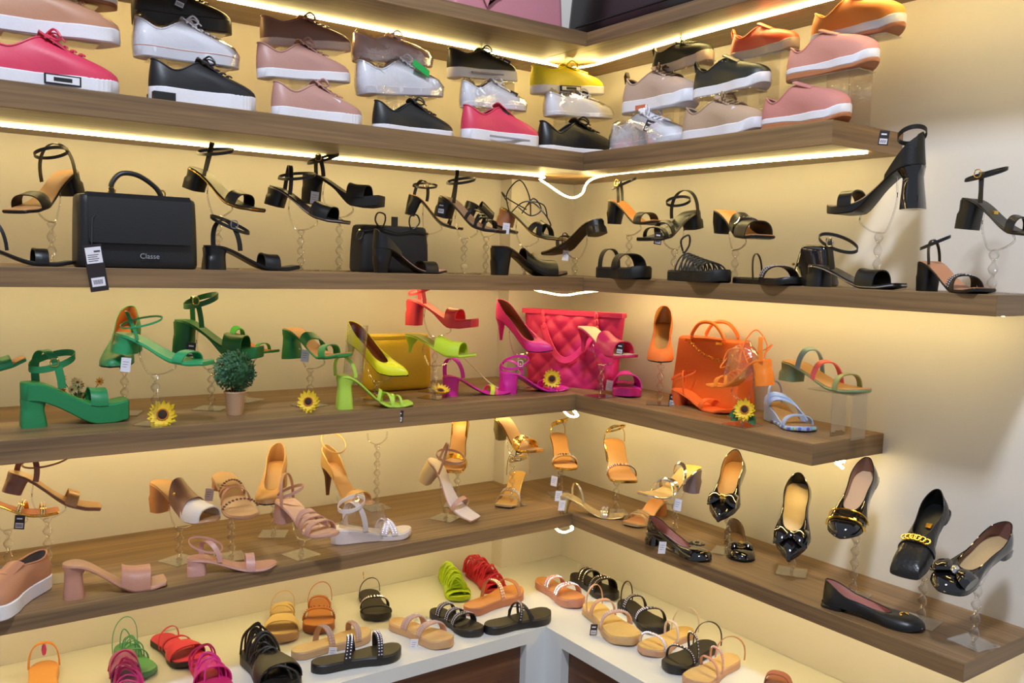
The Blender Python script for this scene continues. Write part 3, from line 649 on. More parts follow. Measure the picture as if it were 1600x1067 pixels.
sandal((952, 350), (1031, 352), 'black sandal with orange-brown insole raised above the puffy platform', BLK, ci=C(206, 140, 84), H=.075, straps='one', hoop=dict(h=.07, t=.2), ankle=dict(h=.055, xc=.06, rx=.045), buck=GOLD, hb=.75, desc='orange-brown lined black sandal', x=-.16, **S3)
sandal((1092, 355), (1006, 380), 'black velvet-strap sandal with purple tag, toe to the left on the right shelf', BLK, H=.05, straps='two', hoop=dict(h=.075, t=.24, w=.014), ankle=dict(h=.04, xc=.08, rx=.04), tags=[(.21, .03, .03)], desc='left-facing black sandal with the purple tag', x=-.14, **S3)
def rope(root, f):
    mb = MB()
    for i in range(7):
        a = .3+.07*i
        for sk in (.12, -.12):
            P = []
            for j in range(13):
                q = PI*j/12; t = min(.97, max(.03, a+sk*(q/PI-.5))); P.append((f.x(t), -f.w(t)*math.cos(q), f.zt(t)+(.052-.03*(a-.3)/.5)*math.sin(q)))
            mb.tube(P, .0026, 6)
    mb.tube(catmull([(.05, 0, .09), (.06, -.015, .12), (.075, 0, .135), (.065, .012, .11), (.06, 0, .085)], 6, True), .003, 6)
    mb.build('rope_laces', C(44, 40, 34, r=.7, bump=.8, scale=600), root)
sandal((1049, 440), (1112, 442), 'black platform sandal laced with braided rope, on the right shelf', BLKM, H=.030, P=.030, toe='round', straps='none', extra=rope, W=1.15, g=3, x=-.24, x2=-.27, L=.24, group=G3, name='platform_sandal')
def bowbuckle(root, f):
    o = f.vamp(.60, .66, .045, th=.003).build('buckled_band', PAT, root); MB().box(.13, .15, -.014, .014, f.zt(.62)+.040, f.zt(.62)+.046).build('buckle', SIL, o, smooth=0)
sandal((1120, 364), (1194, 376), 'black quilted mule with silver buckle and golden-brown insole, raised on the right', BLK, ci=C(212, 150, 92), H=.065, straps=[(.48, .88, .040, 0)], extra=bowbuckle, W=1.15, hb=.7, desc='black quilted mule', x=-.15, **S3)
sandal((1152, 442), (1222, 446), 'black slide with a rhinestone strap on the right shelf', BLK, H=.016, P=.016, toe='round', straps=[(.62, .74, .034, .1)], gem=True, hoop=dict(h=.07, t=.35, w=.006), W=1.2, g=3, x=-.22, x2=-.26, L=.24, group=G3, name='flat_slide')
sandal((1264, 446), (1408, 449), 'black sandal with silver sole edge and buckle standing before the patent clutch', BLK, H=.052, g=3, x=-.24, x2=-.24, edge=SIL, hoop=dict(h=.075, t=.24, w=.014), ankle=dict(h=.055, xc=.075, rx=.05, tilt=-.4), buck=SIL, straps=[(.60, .80, .036, 0)], hb=1.15, group=G3)
sandal((1443, 326), (1294, 338), 'tall black platform sandal with closed heel cup, toe to the left, high on the right', BLK, ci=C(176, 144, 116), ch=PAT, H=.10, P=.020, toe='round', hk='flare', counter=.07, ankle=dict(h=.066, xc=.028, rx=.030, ry=.028, tilt=-.3, w=.010), straps=[(.66, .80, .034, 0)], tags=[(.075, .03, .185)], desc='tall black platform sandal', x=-.15, x2=-.17, crad=.05, **S3)
sandal((1438, 455), (1540, 456), 'black sandal with tan insole, wrapped straps and brown ankle hoop on the shelf', BLK, ci=C(176, 122, 88), H=.078, straps=[(.64, .72, .036, .1), (.64, .70, .038, -.08)], gem=[0], hoop=dict(h=.066, t=.2, w=.010, wk=1.1), ankle=dict(h=.05, xc=.045, rx=.042), hb=.9, W=1.1, g=3, x=-.20, x2=-.275, group=G3)
sandal((1497, 357), (1640, 372), 'black sandal with gold print on its insole, raised at the right picture edge', BLK, ci=C(34, 32, 32), H=.075, straps=[(.62, .72, .034, 0)], hoop=dict(h=.075, t=.2, w=.012, wk=1.1), ankle=dict(h=.062, xc=.05, rx=.05), buck=GOLD, hb=1.0, desc='black sandal at the right picture edge', x=-.15, x2=-.18, extra=lambda r, f: MB().box(.075, .095, -.008, .008, f.zt(.4)+.002, f.zt(.34)+.0).build('gold_print', GOLD, r, smooth=0), **S3)
# ================================================================ COLOURFUL SHOES (shelf 4)
G4 = 'colourful shoes on the fourth shelf'; S4 = dict(sh=4, group=G4)
GR1 = C(34, 132, 78); GR2 = C(30, 104, 48); GR3 = C(44, 150, 92); LIME = C(186, 210, 50); YEL = C(222, 220, 30); MAG = C(222, 38, 132); MAG2 = C(206, 36, 150); RED = C(214, 54, 72); ORA = C(236, 118, 36)
sandal((-130, 612), (42, 566), 'green sandal with tan insole cut off at the left edge of the photo', GR1, ci=TAN, H=.05, straps=[(.70, .86, .02, 0)], tags=[(.16, -.02, .0, 'white')], desc='green sandal at the left edge', y=-.30, y2=-.30, **S4)
sandal((32, 667), (196, 655), 'chunky green platform sandal with large buckle at the left front', GR1, ci=C(48, 140, 66), H=.105, P=.047, toe='square', hk='block', hb=1.35, g=4, L=.235, straps=[(.62, .78, .036, 0)], hoop=dict(h=.09, t=.26, w=.018), ankle=dict(h=.05, xc=.07, rx=.05, w=.016), buck=GOLD, ts=.042, W=1.1, group=G4)
pump((205, 478), (172, 575), 'green block-heel pump with tan lining hanging toe down behind the green sandals', GR1, ci=C(186, 116, 56), H=.06, hk='block', toe='almond', anc='back', desc='green pump with tan lining', y=-.17, roll=0, **S4)
sandal((180, 548), (327, 574), 'light green sandal with thin straps and small square heel, raised left of the plant', GR3, H=.045, straps=[(.72, .82, .022, .05)], hoop=dict(h=.06, t=.2, w=.008, lean=.03), ankle=dict(h=.035, xc=.06, rx=.05, w=.005), tags=[(.05, -.03, .0, 'white')], desc='light green sandal with square heel', hb=1.1, y=-.35, **S4)
sandal((273, 555), (408, 562), 'dark green suede platform sandal with gold buckle, raised behind the plant', GR2, H=.095, P=.028, hk='block', hb=1.1, straps='wide', hoop=dict(h=.08, t=.26, w=.014), ankle=dict(h=.055, xc=.07, rx=.045, w=.014), buck=GOLD, tags=[(.06, -.03, .045)], desc='dark green platform sandal', y=-.20, **S4)
sandal((352, 545), (430, 553), 'green slide with looped straps behind the dark green platform sandal', C(46, 150, 50), ci=C(190, 110, 60), H=.06, straps=[(.2, .3, .035, 0), (.72, .78, .028, 0)], desc='green looped slide', y=-.10, S=.75, **S4)
sandal((448, 560), (541, 560), 'green mule with flared heel and tan insole raised right of the plant', C(34, 130, 66), ci=C(206, 140, 76), H=.085, hk='flare', hb=1.0, straps=[(.42, .52, .03, .1), (.68, .78, .030, -.08)], tags=[(.08, 0, .03, 'white')], desc='green mule with flared heel', y=-.24, **S4)
sandal((525, 638), (631, 634), 'lime strappy sandal with tall block heel and clear ankle former on the shelf', C(172, 206, 72), H=.095, P=.006, hk='flare', hb=1.0, straps='strappy', hoop=dict(h=.06, t=.12, w=.010, wk=.9), former=True, g=4, group=G4, L=.215, tags=[(.18, -.04, .0)])
pump((545, 502), (637, 588), 'acid yellow pointed pump with brown lining before the yellow bag', YEL, ci=C(150, 84, 50), H=.06, toe='point', anc='back', desc='acid yellow pump', y=-.20, roll=.2, st=.5, **S4)
sandal((634, 550), (744, 560), 'lime kitten-heel mule with quilted vamp in front of the yellow bag', LIME, ci=C(150, 160, 60), H=.055, hk='kitten', toe='point', straps=[(.48, .82, .036, 0)], desc='lime kitten-heel mule', y=-.26, **S4)
sandal((636, 507), (743, 514), 'red platform sandal raised above the lime mule', RED, H=.08, P=.024, hk='block', straps=[(.62, .78, .034, 0)], hoop=dict(h=.062, t=.22, w=.014), ankle=dict(h=.035, xc=.05), desc='red platform sandal', y=-.15, **S4)
pump((777, 468), (863, 549), 'hot pink pointed stiletto pump raised left of the pink tote', MAG, ci=C(150, 84, 50), H=.085, toe='point', anc='back', desc='hot pink stiletto pump', y=-.22, roll=.30, **S4)
sandal((692, 618), (806, 614), 'magenta sandal with one lime and one coral strap standing on the shelf', MAG2, H=.065, P=.005, g=4, straps=[(.70, .76, .026, .1), (.70, .75, .024, -.06)], mats=[C(206, 216, 60), C(226, 90, 120)], hoop=dict(h=.065, t=.16, w=.014, wk=.8), group=G4, L=.22)
sandal((782, 608), (882, 609), 'magenta sandal with rhinestone buckle just left of the upright sunflower', MAG2, H=.065, P=.005, g=4, y=-.36, y2=-.38, straps=[(.66, .76, .028, 0)], hoop=dict(h=.04, t=.16, w=.010, wk=.8), ankle=dict(h=.03, xc=.05, rx=.045), buck=GEM, group=G4)
sandal((906, 548), (992, 562), 'dark pink woven mule with rhinestone brooch before the pink tote', C(206, 34, 86), ci=C(222, 196, 140), H=.07, hk='kitten', toe='almond', straps=[(.46, .80, .036, 0)], tags=[(.19, -.01, .045)], desc='dark pink woven mule', x=-.26, x2=-.27, **S4)
sandal((973, 606), (988, 634), 'magenta puffy slide facing the viewer on the right shelf', MAG2, H=.026, P=.026, toe='round', straps=[(.34, .74, .046, 0)], W=1.2, g=4, L=.235, group=G4, tags=[(.14, -.055, .05, 'white')], name='flat_slide')
pump((1038, 478), (1030, 567), 'orange suede pump hanging toe down left of the orange tote', C(232, 112, 40, r=.75), ci=C(196, 140, 66), H=.07, toe='almond', anc='back', desc='orange suede pump', x=-.14, **S4)
sandal((1052, 630), (1137, 647), 'orange low sandal with thin ankle strap before the orange tote', C(232, 100, 40), H=.05, g=4, L=.225, straps=[(.62, .70, .028, .1)], hoop=dict(h=.07, t=.2, w=.005, wk=1.0), ankle=dict(h=.05, xc=.04, rx=.045, w=.005), tags=[(.02, -.02, .04)], hb=.7, group=G4)
sandal((1206, 602), (1111, 606), 'bright orange lace sandal in clear plastic, toe to the left before the orange tote', C(246, 134, 40), H=.08, P=.008, hk='block', straps='strappy', hoop=dict(h=.075, t=.15, w=.016), swrap=True, extra=lambda r, f: lace(r, f, C(246, 134, 40)), desc='bright orange lace sandal', x=-.25, x2=-.26, **S4)
BLU = C(168, 190, 226)
r, f = sandal((1202, 654), (1282, 684), 'pale blue wedge sandal with multicoloured braided sole, front right corner of the shelf', BLU, ci=C(176, 128, 66), H=.055, P=.014, toe='round', wedge=True, g=4, L=.21, straps=[(.30, .40, .050, .5), (.36, .46, .046, .45), (.70, .78, .03, 0)], hoop=dict(h=.075, t=.14, w=.012), W=1.15, group=G4, name='wedge_sandal')
mb = [MB() for _ in range(4)]
for i in range(44):
    t = .3+.7*abs(1-(i/22)); sg = 1 if i < 22 else -1; mb[i % 4].ball((f.x(t), sg*f.w(t)*1.0, .006+f.zb(t)), .0052, 6)
for q, c in zip(mb, ((120, 90, 180), (130, 200, 190), (200, 190, 130), (110, 120, 210))): q.build('braid_bead_row', C(*c), r)
r, f = sandal((1224, 592), (1357, 618), 'olive sandal with blue and coral straps on a clear acrylic riser, at the shelf end', C(112, 130, 92), ci=C(170, 126, 74), H=.045, P=.007, toe='round', straps=[(.30, .35, .05, .1), (.50, .55, .045, .12), (.74, .79, .032, 0)], mats=[C(118, 146, 150), C(214, 92, 96), C(132, 140, 90)], x=-.12, x2=-.15, group=G4)
M4 = r.matrix_world; c = M4 @ Vector((f.L*.80, 0, 0)); c2 = M4 @ Vector((0, 0, 0))
e = empty('acrylic_riser', 'clear acrylic block riser under the olive, blue and coral sandal', 'display stand', None, Matrix.Translation((c.x, c.y, Z[4])))
h = c.z-Z[4]-.004
MB().box(-.03, .03, -.03, -.027, .0, h).build('side_panel', ACE, e, smooth=0); MB().box(-.03, .03, .027, .03, .0, h).build('side_panel', ACE, e, smooth=0)
MB().box(-.035, .035, -.03, .10, h, h+.003).build('top_plate', ACE, e, smooth=0)
# ================================================================ NUDE AND GOLD SANDALS, BLACK FLATS (shelf 5)
G5 = 'nude and gold shoes on the lowest shelf'; S5 = dict(sh=5, group=G5); GB = 'black flats on the right end of the lowest shelf'
RB = C(150, 92, 66); TANI = C(178, 134, 90)
sneaker((72, 912), (-52, 990), 'nude slip-on sneaker with thick white platform, cut off at the lower left edge', C(184, 128, 98), g=5, P=.034, laces=False, thr=.5, hh=.052, hs=.046, ht=.052, toeh=.04, pz=.6, group=None, L=.25)
sandal((-52, 806), (92, 803), 'golden-edged sandal with beaded straps behind the brown one at the left edge', GOLD, ci=RB, H=.05, straps=[(.56, .62, .03, .1), (.78, .84, .024, 0)], gem=True, edge=GOLD, desc='golden-edged beaded sandal', y=-.16, y2=-.18, **S5)
sandal((2, 765), (156, 798), 'brown sandal with golden tan insole and thin ankle strap at the upper left', RB, ci=TANI, cs=C(140, 92, 72), H=.05, P=.008, toe='square', straps=[(.62, .74, .028, 0)], hoop=dict(h=.06, t=.18, w=.014, wk=.9), ankle=dict(h=.05, xc=.075, rx=.05, w=.005, tilt=.5), mats=[C(190, 138, 84)]*1+[RB], tags=[(.06, -.03, -.04)], desc='brown sandal with golden tan insole', y=-.28, y2=-.31, **S5)
sandal((98, 934), (256, 912), 'nude slide mule with tall flared heel standing at the left front', C(186, 132, 110), ci=C(196, 150, 114), H=.082, P=.008, hk='flare', hb=1.0, straps=[(.56, .84, .044, .036)], g=5, L=.225, W=1.05, group=G5)
TWO = C(206, 196, 190)
def twotone(root, f):
    f.vamp(.62, .90, .044, .030, th=.0034).build('pale_toe_panel', TWO, root); MB().ball((f.x(.5), -.030, f.zt(.5)+.040), .004, 8).build('rivet', GOLD, root)
r, f = sandal((240, 796), (338, 818), 'two-tone brown and white mule with round tan heel, raised left of the chained sandal', C(146, 104, 86), ci=TANI, ch=C(196, 136, 84), cs=C(190, 140, 100), H=.078, P=.006, toe='round', hk='block', hb=.85, straps=[(.40, .66, .056, 0, .048)], extra=twotone, desc='two-tone mule', y=-.22, **S5)
CHN = C(120, 84, 70, metal=.5, r=.3)
def chains(root, f):
    mb = MB()
    for t, h in ((.42, .036), (.76, .030)):
        for i in range(1, 14):
            a = PI*i/14; mb.ball((f.x(t), -f.w(t)*math.cos(a)*1.03, f.zt(t)+h*math.sin(a)), .0042, 6, (1, 1, .7))
    mb.build('chain_trim', CHN, root)
    f.vamp(.50, .54, .034, skew=.14).build('toe_strap', C(176, 118, 88), root); f.vamp(.50, .54, .034, skew=-.14).build('toe_strap', C(176, 118, 88), root)
pt = dict(H=.035, P=.008, toe='round', straps='none', anc='back')
sandal((346, 722), (386, 812), 'flat tan sandal with dark chains across, hanging toe down before the nude pump', C(170, 120, 90), ci=TANI, extra=chains, tags=[(.03, -.035, .01, 'white')], desc='tan sandal with dark chains', y=-.26, W=1.1, **pt, **S5)
pump((436, 692), (414, 790), 'nude block-heel pump hanging toe down, high behind the rose sandal', C(196, 150, 100), ci=TANI, H=.07, toe='almond', hk='block', anc='back', desc='nude pump with tan lining', y=-.14, **S5)
def closedback(root, f): pass
sandal((508, 772), (580, 792), 'nude stiletto with closed heel cup and ankle strap behind the wrapped wedge', C(206, 166, 106), ci=TANI, ch=C(110, 70, 40), H=.095, P=.005, hk='stiletto', toe='almond', straps='one', counter=.06, ankle=dict(h=.07, xc=.045, rx=.045, tilt=-.5, w=.005), desc='nude stiletto with heel cup', y=-.16, **S5)
sandal((292, 897), (431, 884), 'dusty pink sandal with low flared heel standing below the chained sandal', C(198, 148, 136), ci=C(190, 138, 112), H=.045, P=.006, g=5, L=.22, hb=1.15, toe='round', straps=[(.64, .74, .034, 0)], hoop=dict(h=.055, t=.26, w=.014, wk=.95), ankle=dict(h=.035, xc=.05, rx=.045, w=.006, tilt=-.3), group=G5)
sandal((436, 812), (522, 842), 'rose sandal with stacked front straps and ankle hoop, raised before the nude pump', C(186, 140, 124), ci=C(204, 160, 130), H=.06, P=.007, toe='round', hoop=dict(h=.08, t=.16, w=.012, wk=1.1), ankle=dict(h=.03, xc=.05, rx=.045), straps=[(.50, .56, .034, 0), (.60, .66, .034, .03), (.72, .80, .030, 0)], desc='rose sandal with stacked straps', y=-.33, W=1.05, **S5)
sandal((517, 849), (645, 836), 'off-white wedge sandal wrapped in plastic with rhinestone cross strap on the shelf', C(214, 200, 196), ci=C(214, 196, 176), H=.045, P=.020, wedge=True, toe='round', g=5, L=.235, straps=[(.64, .72, .034, .14), (.64, .72, .036, -.14)], gem=True, hoop=dict(h=.085, t=.3, w=.016), ankle=dict(h=.07, xc=.06, rx=.04, w=.012), swrap=True, name='wedge_sandal', group=G5)
sandal((655, 745), (742, 816), 'rose and off-white sandal with beige block heel up, raised left of the gold pair', C(186, 140, 120), ci=C(222, 206, 196), ch=C(214, 192, 150), H=.075, P=.006, toe='square', hk='block', hb=.8, straps=[(.66, .72, .032, 0)], hoop=dict(h=.085, t=.18, w=.008, wk=1.1), ankle=dict(h=.05, xc=.06, rx=.045), desc='rose and off-white sandal', y=-.24, **S5)
sandal((722, 698), (706, 742), 'gold stiletto sandal close under the shelf above, left of the pillar', GOLD, ci=C(176, 128, 80), H=.095, straps='one', hk='stiletto', counter=.05, ankle=dict(h=.03, xc=.05, rx=.05), desc='gold stiletto by the pillar', y=-.14, **S5)
sandal((812, 768), (766, 816), 'gold sandal with pale crossed straps and pink tag standing at the middle front', CHAMP, ci=C(204, 160, 90), H=.075, P=.006, hk='stiletto', g=5, L=.23, straps='two', gem=[0], hoop=dict(h=.10, t=.14, w=.008, wk=1.2), ankle=dict(h=.055, xc=.04, rx=.04, w=.012), group=G5, tags=[(.03, .0, .16)])
sandal((776, 684), (838, 710), 'gold sandal with clear glittering toe strap under the shelf corner', GOLD, ci=C(176, 128, 80), ch=C(110, 96, 60), H=.075, straps=[(.62, .80, .03, 0)], gem=True, hb=.6, desc='gold sandal with glittering toe strap', y=-.20, **S5)
sandal((868, 706), (888, 738), 'gold sandal with glitter band facing the viewer in the corner', GOLD, ci=C(176, 128, 80), H=.075, hk='stiletto', toe='round', straps=[(.64, .74, .032, 0)], gem=True, hoop=dict(h=.05, t=.1, w=.008), ankle=dict(h=.055, xc=.045, rx=.04, w=.010), tags=[(.2, -.04, -.02, 'white')], desc='gold sandal with glitter band', y=-.20, W=1.1, S=.95, **S5)
sandal((954, 716), (978, 758), 'gold sandal with thin rhinestone band, facing the viewer right of the corner', GOLD, ci=C(176, 128, 80), ch=C(120, 112, 80), H=.07, toe='square', straps=[(.68, .74, .034, .02)], gem=True, hoop=dict(h=.06, t=.16, w=.006, wk=1.1), ankle=dict(h=.05, xc=.045, rx=.045, w=.006), desc='gold sandal with rhinestone band', x=-.13, W=1.2, hb=.7, **S5)
sandal((872, 800), (962, 808), 'champagne sandal with jewelled toe strap standing in the shelf corner', CHAMP, ci=CHAMP, H=.065, P=.004, hk='cone', g=5, L=.215, straps=[(.66, .76, .024, 0)], gem=True, hoop=dict(h=.065, t=.3, w=.007), tags=[(.005, -.02, .09, 'white'), (.02, -.03, .06, 'white'), (.18, -.05, .005)], group=G5)
sandal((1088, 768), (1006, 778), 'silver sandal with crossed straps, toe to the left, raised before the bow pump', SIL, ci=C(216, 170, 96), ch=C(126, 110, 116), H=.075, P=.006, hk='block', hb=.8, straps=[(.58, .62, .034, .12), (.58, .62, .036, -.12), (.34, .38, .04, .1)], tags=[(.12, .03, .0, 'white')], desc='silver crossed-strap sandal', x=-.17, **S5)
sandal((1044, 800), (984, 824), 'small gold sandal with tan block heel behind the black wedge flat', CHAMP, ci=C(206, 140, 80), ch=C(190, 120, 70), H=.06, P=.010, g=5, L=.21, straps=[(.62, .66, .03, 0), (.70, .74, .03, 0), (.78, .82, .028, 0)], W=1.1, group=G5)
PINKL = C(196, 144, 132, r=.6)
def flower(root, f):
    mb = MB(); rnd = random.Random(9); c = Vector((f.x(.80), 0, f.zt(.8)+.034))
    for i in range(14):
        a = rnd.uniform(0, 2*PI); d = Vector((math.cos(a), math.sin(a), .5))*.016
        mb.ball(c+d, .010, 6, (1, 1, .35))
    mb.build('rosette', PAT, root)
    MB().tube([(f.x(.84), -.026, f.zt(.84)+.014), (f.x(.93), -.010, f.zt(.93)+.020), (f.x(.95), .010, f.zt(.93)+.020)], .0022, 6).build('gold_trim', GOLD, root)
def bow(mt, big=1.0, t=.72):
    def fn(root, f):
        c = Vector((f.x(t), 0, f.zt(t)+.030)); mb = MB()
        for sg in (1, -1):
            rows = []
            for j in range(7):
                u = j/6; w_ = (.005+.016*math.sin(u*PI*.62))*big
                rows.append([c+Vector((w_*math.cos(a)*1.1, sg*(.003+.032*u)*big, w_*.5*math.sin(a)+.004-.012*u*u)) for a in [2*PI*k/10 for k in range(10)]])
            mb.grid(rows, True, True, True)
        o = mb.build('bow', PAT, root); MB().ball(c+Vector((0, 0, .005)), .009*big, 8, (1, 1, .8)).build('bow_ornament', mt, o)
    return fn
fl = dict(H=.016, P=.005, hk='flat', hh=.046, hs=.026, ht=.022, thr=.68)
pump((1012, 846), (1106, 878), 'black patent wedge flat with rosette standing first in the row of flats', PAT, ci=PINKL, toe='round', group=GB, g=5, L=.225, extra=flower, tags=[(.11, -.055, .045, 'white')], name='ballet_flat', hb=1.0, **dict(fl, H=.035, hk='block', hh=.05))
pump((1150, 838), (1172, 903), 'black patent ballet flat with layered bow pointing to the viewer on the shelf', PAT, ci=C(150, 122, 96), toe='round', group=GB, g=5, L=.235, extra=bow(GOLD, .9, .74), name='ballet_flat', **fl)
F6 = dict(sh=5, group=GB, anc='back', name='ballet_flat')
pump((1150, 702), (1122, 816), 'black pointed flat with golden bow and tan lining, hanging toe down', PAT, ci=C(168, 124, 78), toe='point', extra=bow(GOLD, 1.1, .74), desc='black pointed flat with golden bow', x=-.12, W=1.15, **fl, **F6)
pump((1248, 738), (1232, 878), 'black patent flat with pleated bow and small price tag, hanging toe down mid row', PAT, ci=C(206, 176, 128), cl=BLK, toe='point', extra=bow(PAT, 1.2, .76), tags=[(.165, -.03, .04)], desc='black patent flat with pleated bow', x=-.12, W=1.25, **fl, **F6)
def bars(root, f):
    for t in (.72, .82):
        f.vamp(t, t+.014, .034-.004*(t > .8), th=.004, off=.003).build('gold_bar', GOLD, root)
pump((1356, 714), (1312, 842), 'black cap-toe flat with two gold bars, hanging toe down beside the shelf end', PAT, ci=C(214, 176, 140), cl=C(150, 110, 96), toe='round', extra=bars, desc='cap-toe flat with gold bars', x=-.11, W=1.05, **fl, **F6)
def chainbar(root, f):
    f.vamp(.60, .68, .036, th=.004).build('saddle_strap', BLK, root)
    mb = MB()
    for i in range(6): mb.tube([(f.x(.645)+.008*math.cos(a), -.024+.0095*i+.007*math.sin(a), f.zt(.64)+.034+.009*(1-((i-2.5)/3)**2)) for a in [2*PI*k/10 for k in range(10)]], .0018, 6, True)
    mb.build('chain_bit', GOLD, root)
    MB().box(f.x(.30), f.x(.36), -.006, .006, f.zt(.3)+.0035, f.zt(.3)+.0045).build('gold_print', GOLD, root, smooth=0)
CROC = mat('black_crocodile_leather', (24, 22, 22), .3, bump=1.0, scale=120)
pump((1466, 764), (1412, 903), 'black crocodile-embossed loafer with gold chain, hanging toe down', CROC, ci=BLK, cl=BLK, toe='square', extra=chainbar, desc='black chain loafer', x=-.12, W=1.0, **dict(fl, thr=.6, ht=.034), **dict(F6, name='loafer'))
pump((1578, 816), (1466, 924), 'black patent flat with pleated silver-clasped bow, last one raised at the right', PAT, ci=C(190, 160, 116), cl=C(130, 90, 84), toe='round', extra=bow(SIL, 1.15, .80), desc='silver-clasped bow flat', x=-.11, roll=-.3, **dict(fl, H=.026, hk='block'), **F6)
pump((1286, 943), (1436, 986), 'plain black flat with pink lining and gold emblem standing at the shelf end', BLK, ci=C(196, 140, 128), toe='round', group=GB, g=5, L=.235, extra=lambda r, f: MB().tube([(f.x(.80)+.009*math.cos(a), .012*math.sin(a), f.zt(.8)+.026) for a in [2*PI*k/12 for k in range(10)]], .0022, 6).build('gold_emblem', GOLD, r), name='ballet_flat', **dict(fl, hh=.05))
# ================================================================ FLAT SANDALS (counter)
G6 = 'flat sandals on the white counter'
def flat(a, b, label, cu, ci, straps, gem=None, P=.022, mats=None, hoop=None, ankle=None, extra=None, W=1.12, L=None, toe='round', name='flat_sandal', **k):
    return sandal(a, b, label, cu, ci=ci, cs=k.pop('cs', ci), H=P, P=P, toe=toe, straps=straps, gem=gem, mats=mats, hoop=hoop, ankle=ankle, extra=extra, W=W, L=L, g=6, group=G6, name=name, **k)
def tangle(mtl, n=26, seed=1, h=.06, x0=.04, x1=.20, r=.0024, spread=.036):
    def fn(root, f):
        rnd = random.Random(seed); mb = MB()
        for i in range(n):
            x = rnd.uniform(x0, x1); w = rnd.uniform(.5, 1)*spread; hh = rnd.uniform(.35, 1)*h; s = rnd.uniform(-.03, .05)
            P = [(x, -w, f.P), (x+s*.3, -w*.8, f.P+hh*.7), (x+s*.7, rnd.uniform(-.01, .01), f.P+hh), (x+s, w*.8, f.P+hh*.6), (x+s*1.2, w, f.P)]
            mb.tube(catmull(P, 5), r, 5)
        mb.build('lace_straps', mtl, root)
        v = MB(); q = root; f.vamp(.3, .9, h*.30, h*.22, th=.002).build('lace_mesh', mtl, root) if n > 30 else None
    return fn
RIB = C(96, 170, 130); DK = C(34, 30, 28)
flat((70, 1046), (62, 1120), 'orange sandal tip with pink jewel at the lower left edge of the counter', C(230, 150, 60), C(224, 160, 90), [(.1, .14, .06, 0)], extra=lambda r, f: MB().ball((.02, 0, .06), .010, 8, (1, .6, 1.6)).build('pink_jewel', C(220, 80, 150), r))
flat((176, 986), (224, 1058), 'green flat sandal with tied laces near the left wall', RIB, C(92, 160, 112), [(.5, .53, .03, .1)], P=.014, extra=tangle(RIB, 7, 2, .085, .03, .12, .0020, .03), hoop=dict(h=.09, t=.12, w=.004, wk=1.2), L=.235)
flat((190, 1042), (206, 1110), 'iridescent purple laced sandal at the bottom edge, beside the green one', C(170, 90, 150, metal=.3, r=.3), C(190, 150, 180), [(.2, .5, .045, 0)], extra=tangle(C(200, 50, 120), 16, 6, .07))
flat((242, 992), (306, 1044), 'pink-red flat slide with looped back strap right of the green one', C(206, 50, 78), C(210, 56, 84), [(.60, .80, .03, 0), (.48, .52, .035, .12)], hoop=dict(h=.045, t=.3, w=.006, wk=1.1), P=.018, W=1.25, cs=DK)
flat((312, 1034), (342, 1100), 'magenta laced sandal at the bottom edge left of the black laced one', C(214, 40, 130), C(214, 48, 110), [(.45, .7, .04, 0)], extra=tangle(C(216, 44, 140), 14, 8, .065), P=.02)
flat((392, 1026), (448, 1090), 'black braided laced sandal with pink plastic tag, at the bottom edge', DK, DK, [(.55, .85, .04, 0)], extra=tangle(C(42, 36, 30, bump=.8, scale=600), 22, 11, .075, .02, .2, .003), P=.026, W=1.3)
flat((424, 942), (440, 996), 'beige padded sandal with puffy straps, left of the tan sandal', C(208, 178, 120), C(206, 176, 122), [(.60, .84, .034, 0), (.34, .42, .042, .2), (.3, .38, .042, -.2)], hoop=dict(h=.06, t=.1, w=.006), P=.026, W=1.3, cs=C(190, 150, 110), L=.235)
flat((486, 934), (498, 982), 'tan sandal with gold ridged band and thin ankle hoops', C(178, 104, 50), C(186, 120, 60), [(.62, .72, .036, 0), (.30, .36, .04, .1)], hoop=dict(h=.07, t=.14, w=.006), P=.024, W=1.25, extra=lambda r, f: gems(f, .64, .70, .038, 0, n=16, r=.0022).build('gold_beads', GOLD, r), cs=C(150, 86, 50), L=.235)
flat((556, 916), (588, 964), 'black thong sandal with long straps and shiny butterfly charm', DK, DK, [(.60, .66, .034, 0), (.80, .84, .02, .1)], gem=[0], P=.020, W=1.25, hoop=dict(h=.055, t=.16, w=.006), extra=lambda r, f: MB().ball((.02, -.02, .085), .008, 6, (1, .3, 1.2)).ball((.03, -.02, .075), .006, 6, (1, .3, 1)).build('butterfly_charm', GOLD, r), L=.235)
flat((456, 1030), (578, 996), 'beige flat sandal with rhinestone hoop behind the black rhinestone slide', C(186, 146, 120), C(206, 172, 112), [(.36, .43, .05, -.1), (.74, .81, .036, .05)], gem=True, P=.022, cs=C(186, 150, 110), tags=[(.10, -.055, .035, 'white')], W=1.0)
flat((486, 1050), (626, 1024), 'black slide with two rhinestone straps at the front edge of the counter', DK, DK, [(.38, .46, .055, .12), (.70, .76, .05, .05)], gem=True, P=.024, name='flat_slide', W=1.0)
flat((612, 978), (704, 1014), 'beige slide with two rhinestone straps and white tag in front of the lime laces', C(190, 150, 130), C(210, 172, 118), [(.34, .44, .036, .1), (.62, .72, .034, .1)], gem=True, P=.024, name='flat_slide', cs=C(198, 156, 112), tags=[(.16, -.06, .03, 'white')])
flat((676, 960), (750, 996), 'black slide with three rhinestone straps beside the beige rhinestone slide', DK, DK, [(.24, .33, .040, .05), (.43, .52, .036, .05), (.60, .69, .034, .05)], gem=True, P=.022, name='flat_slide')
LG = C(176, 206, 30)
flat((664, 884), (722, 944), 'lime green flat sandal heaped with laces near the pillar', LG, LG, [(.4, .8, .03, 0, .025)], extra=tangle(LG, 70, 21, .066, .01, .2, .0026), P=.014, W=1.1, L=.235)
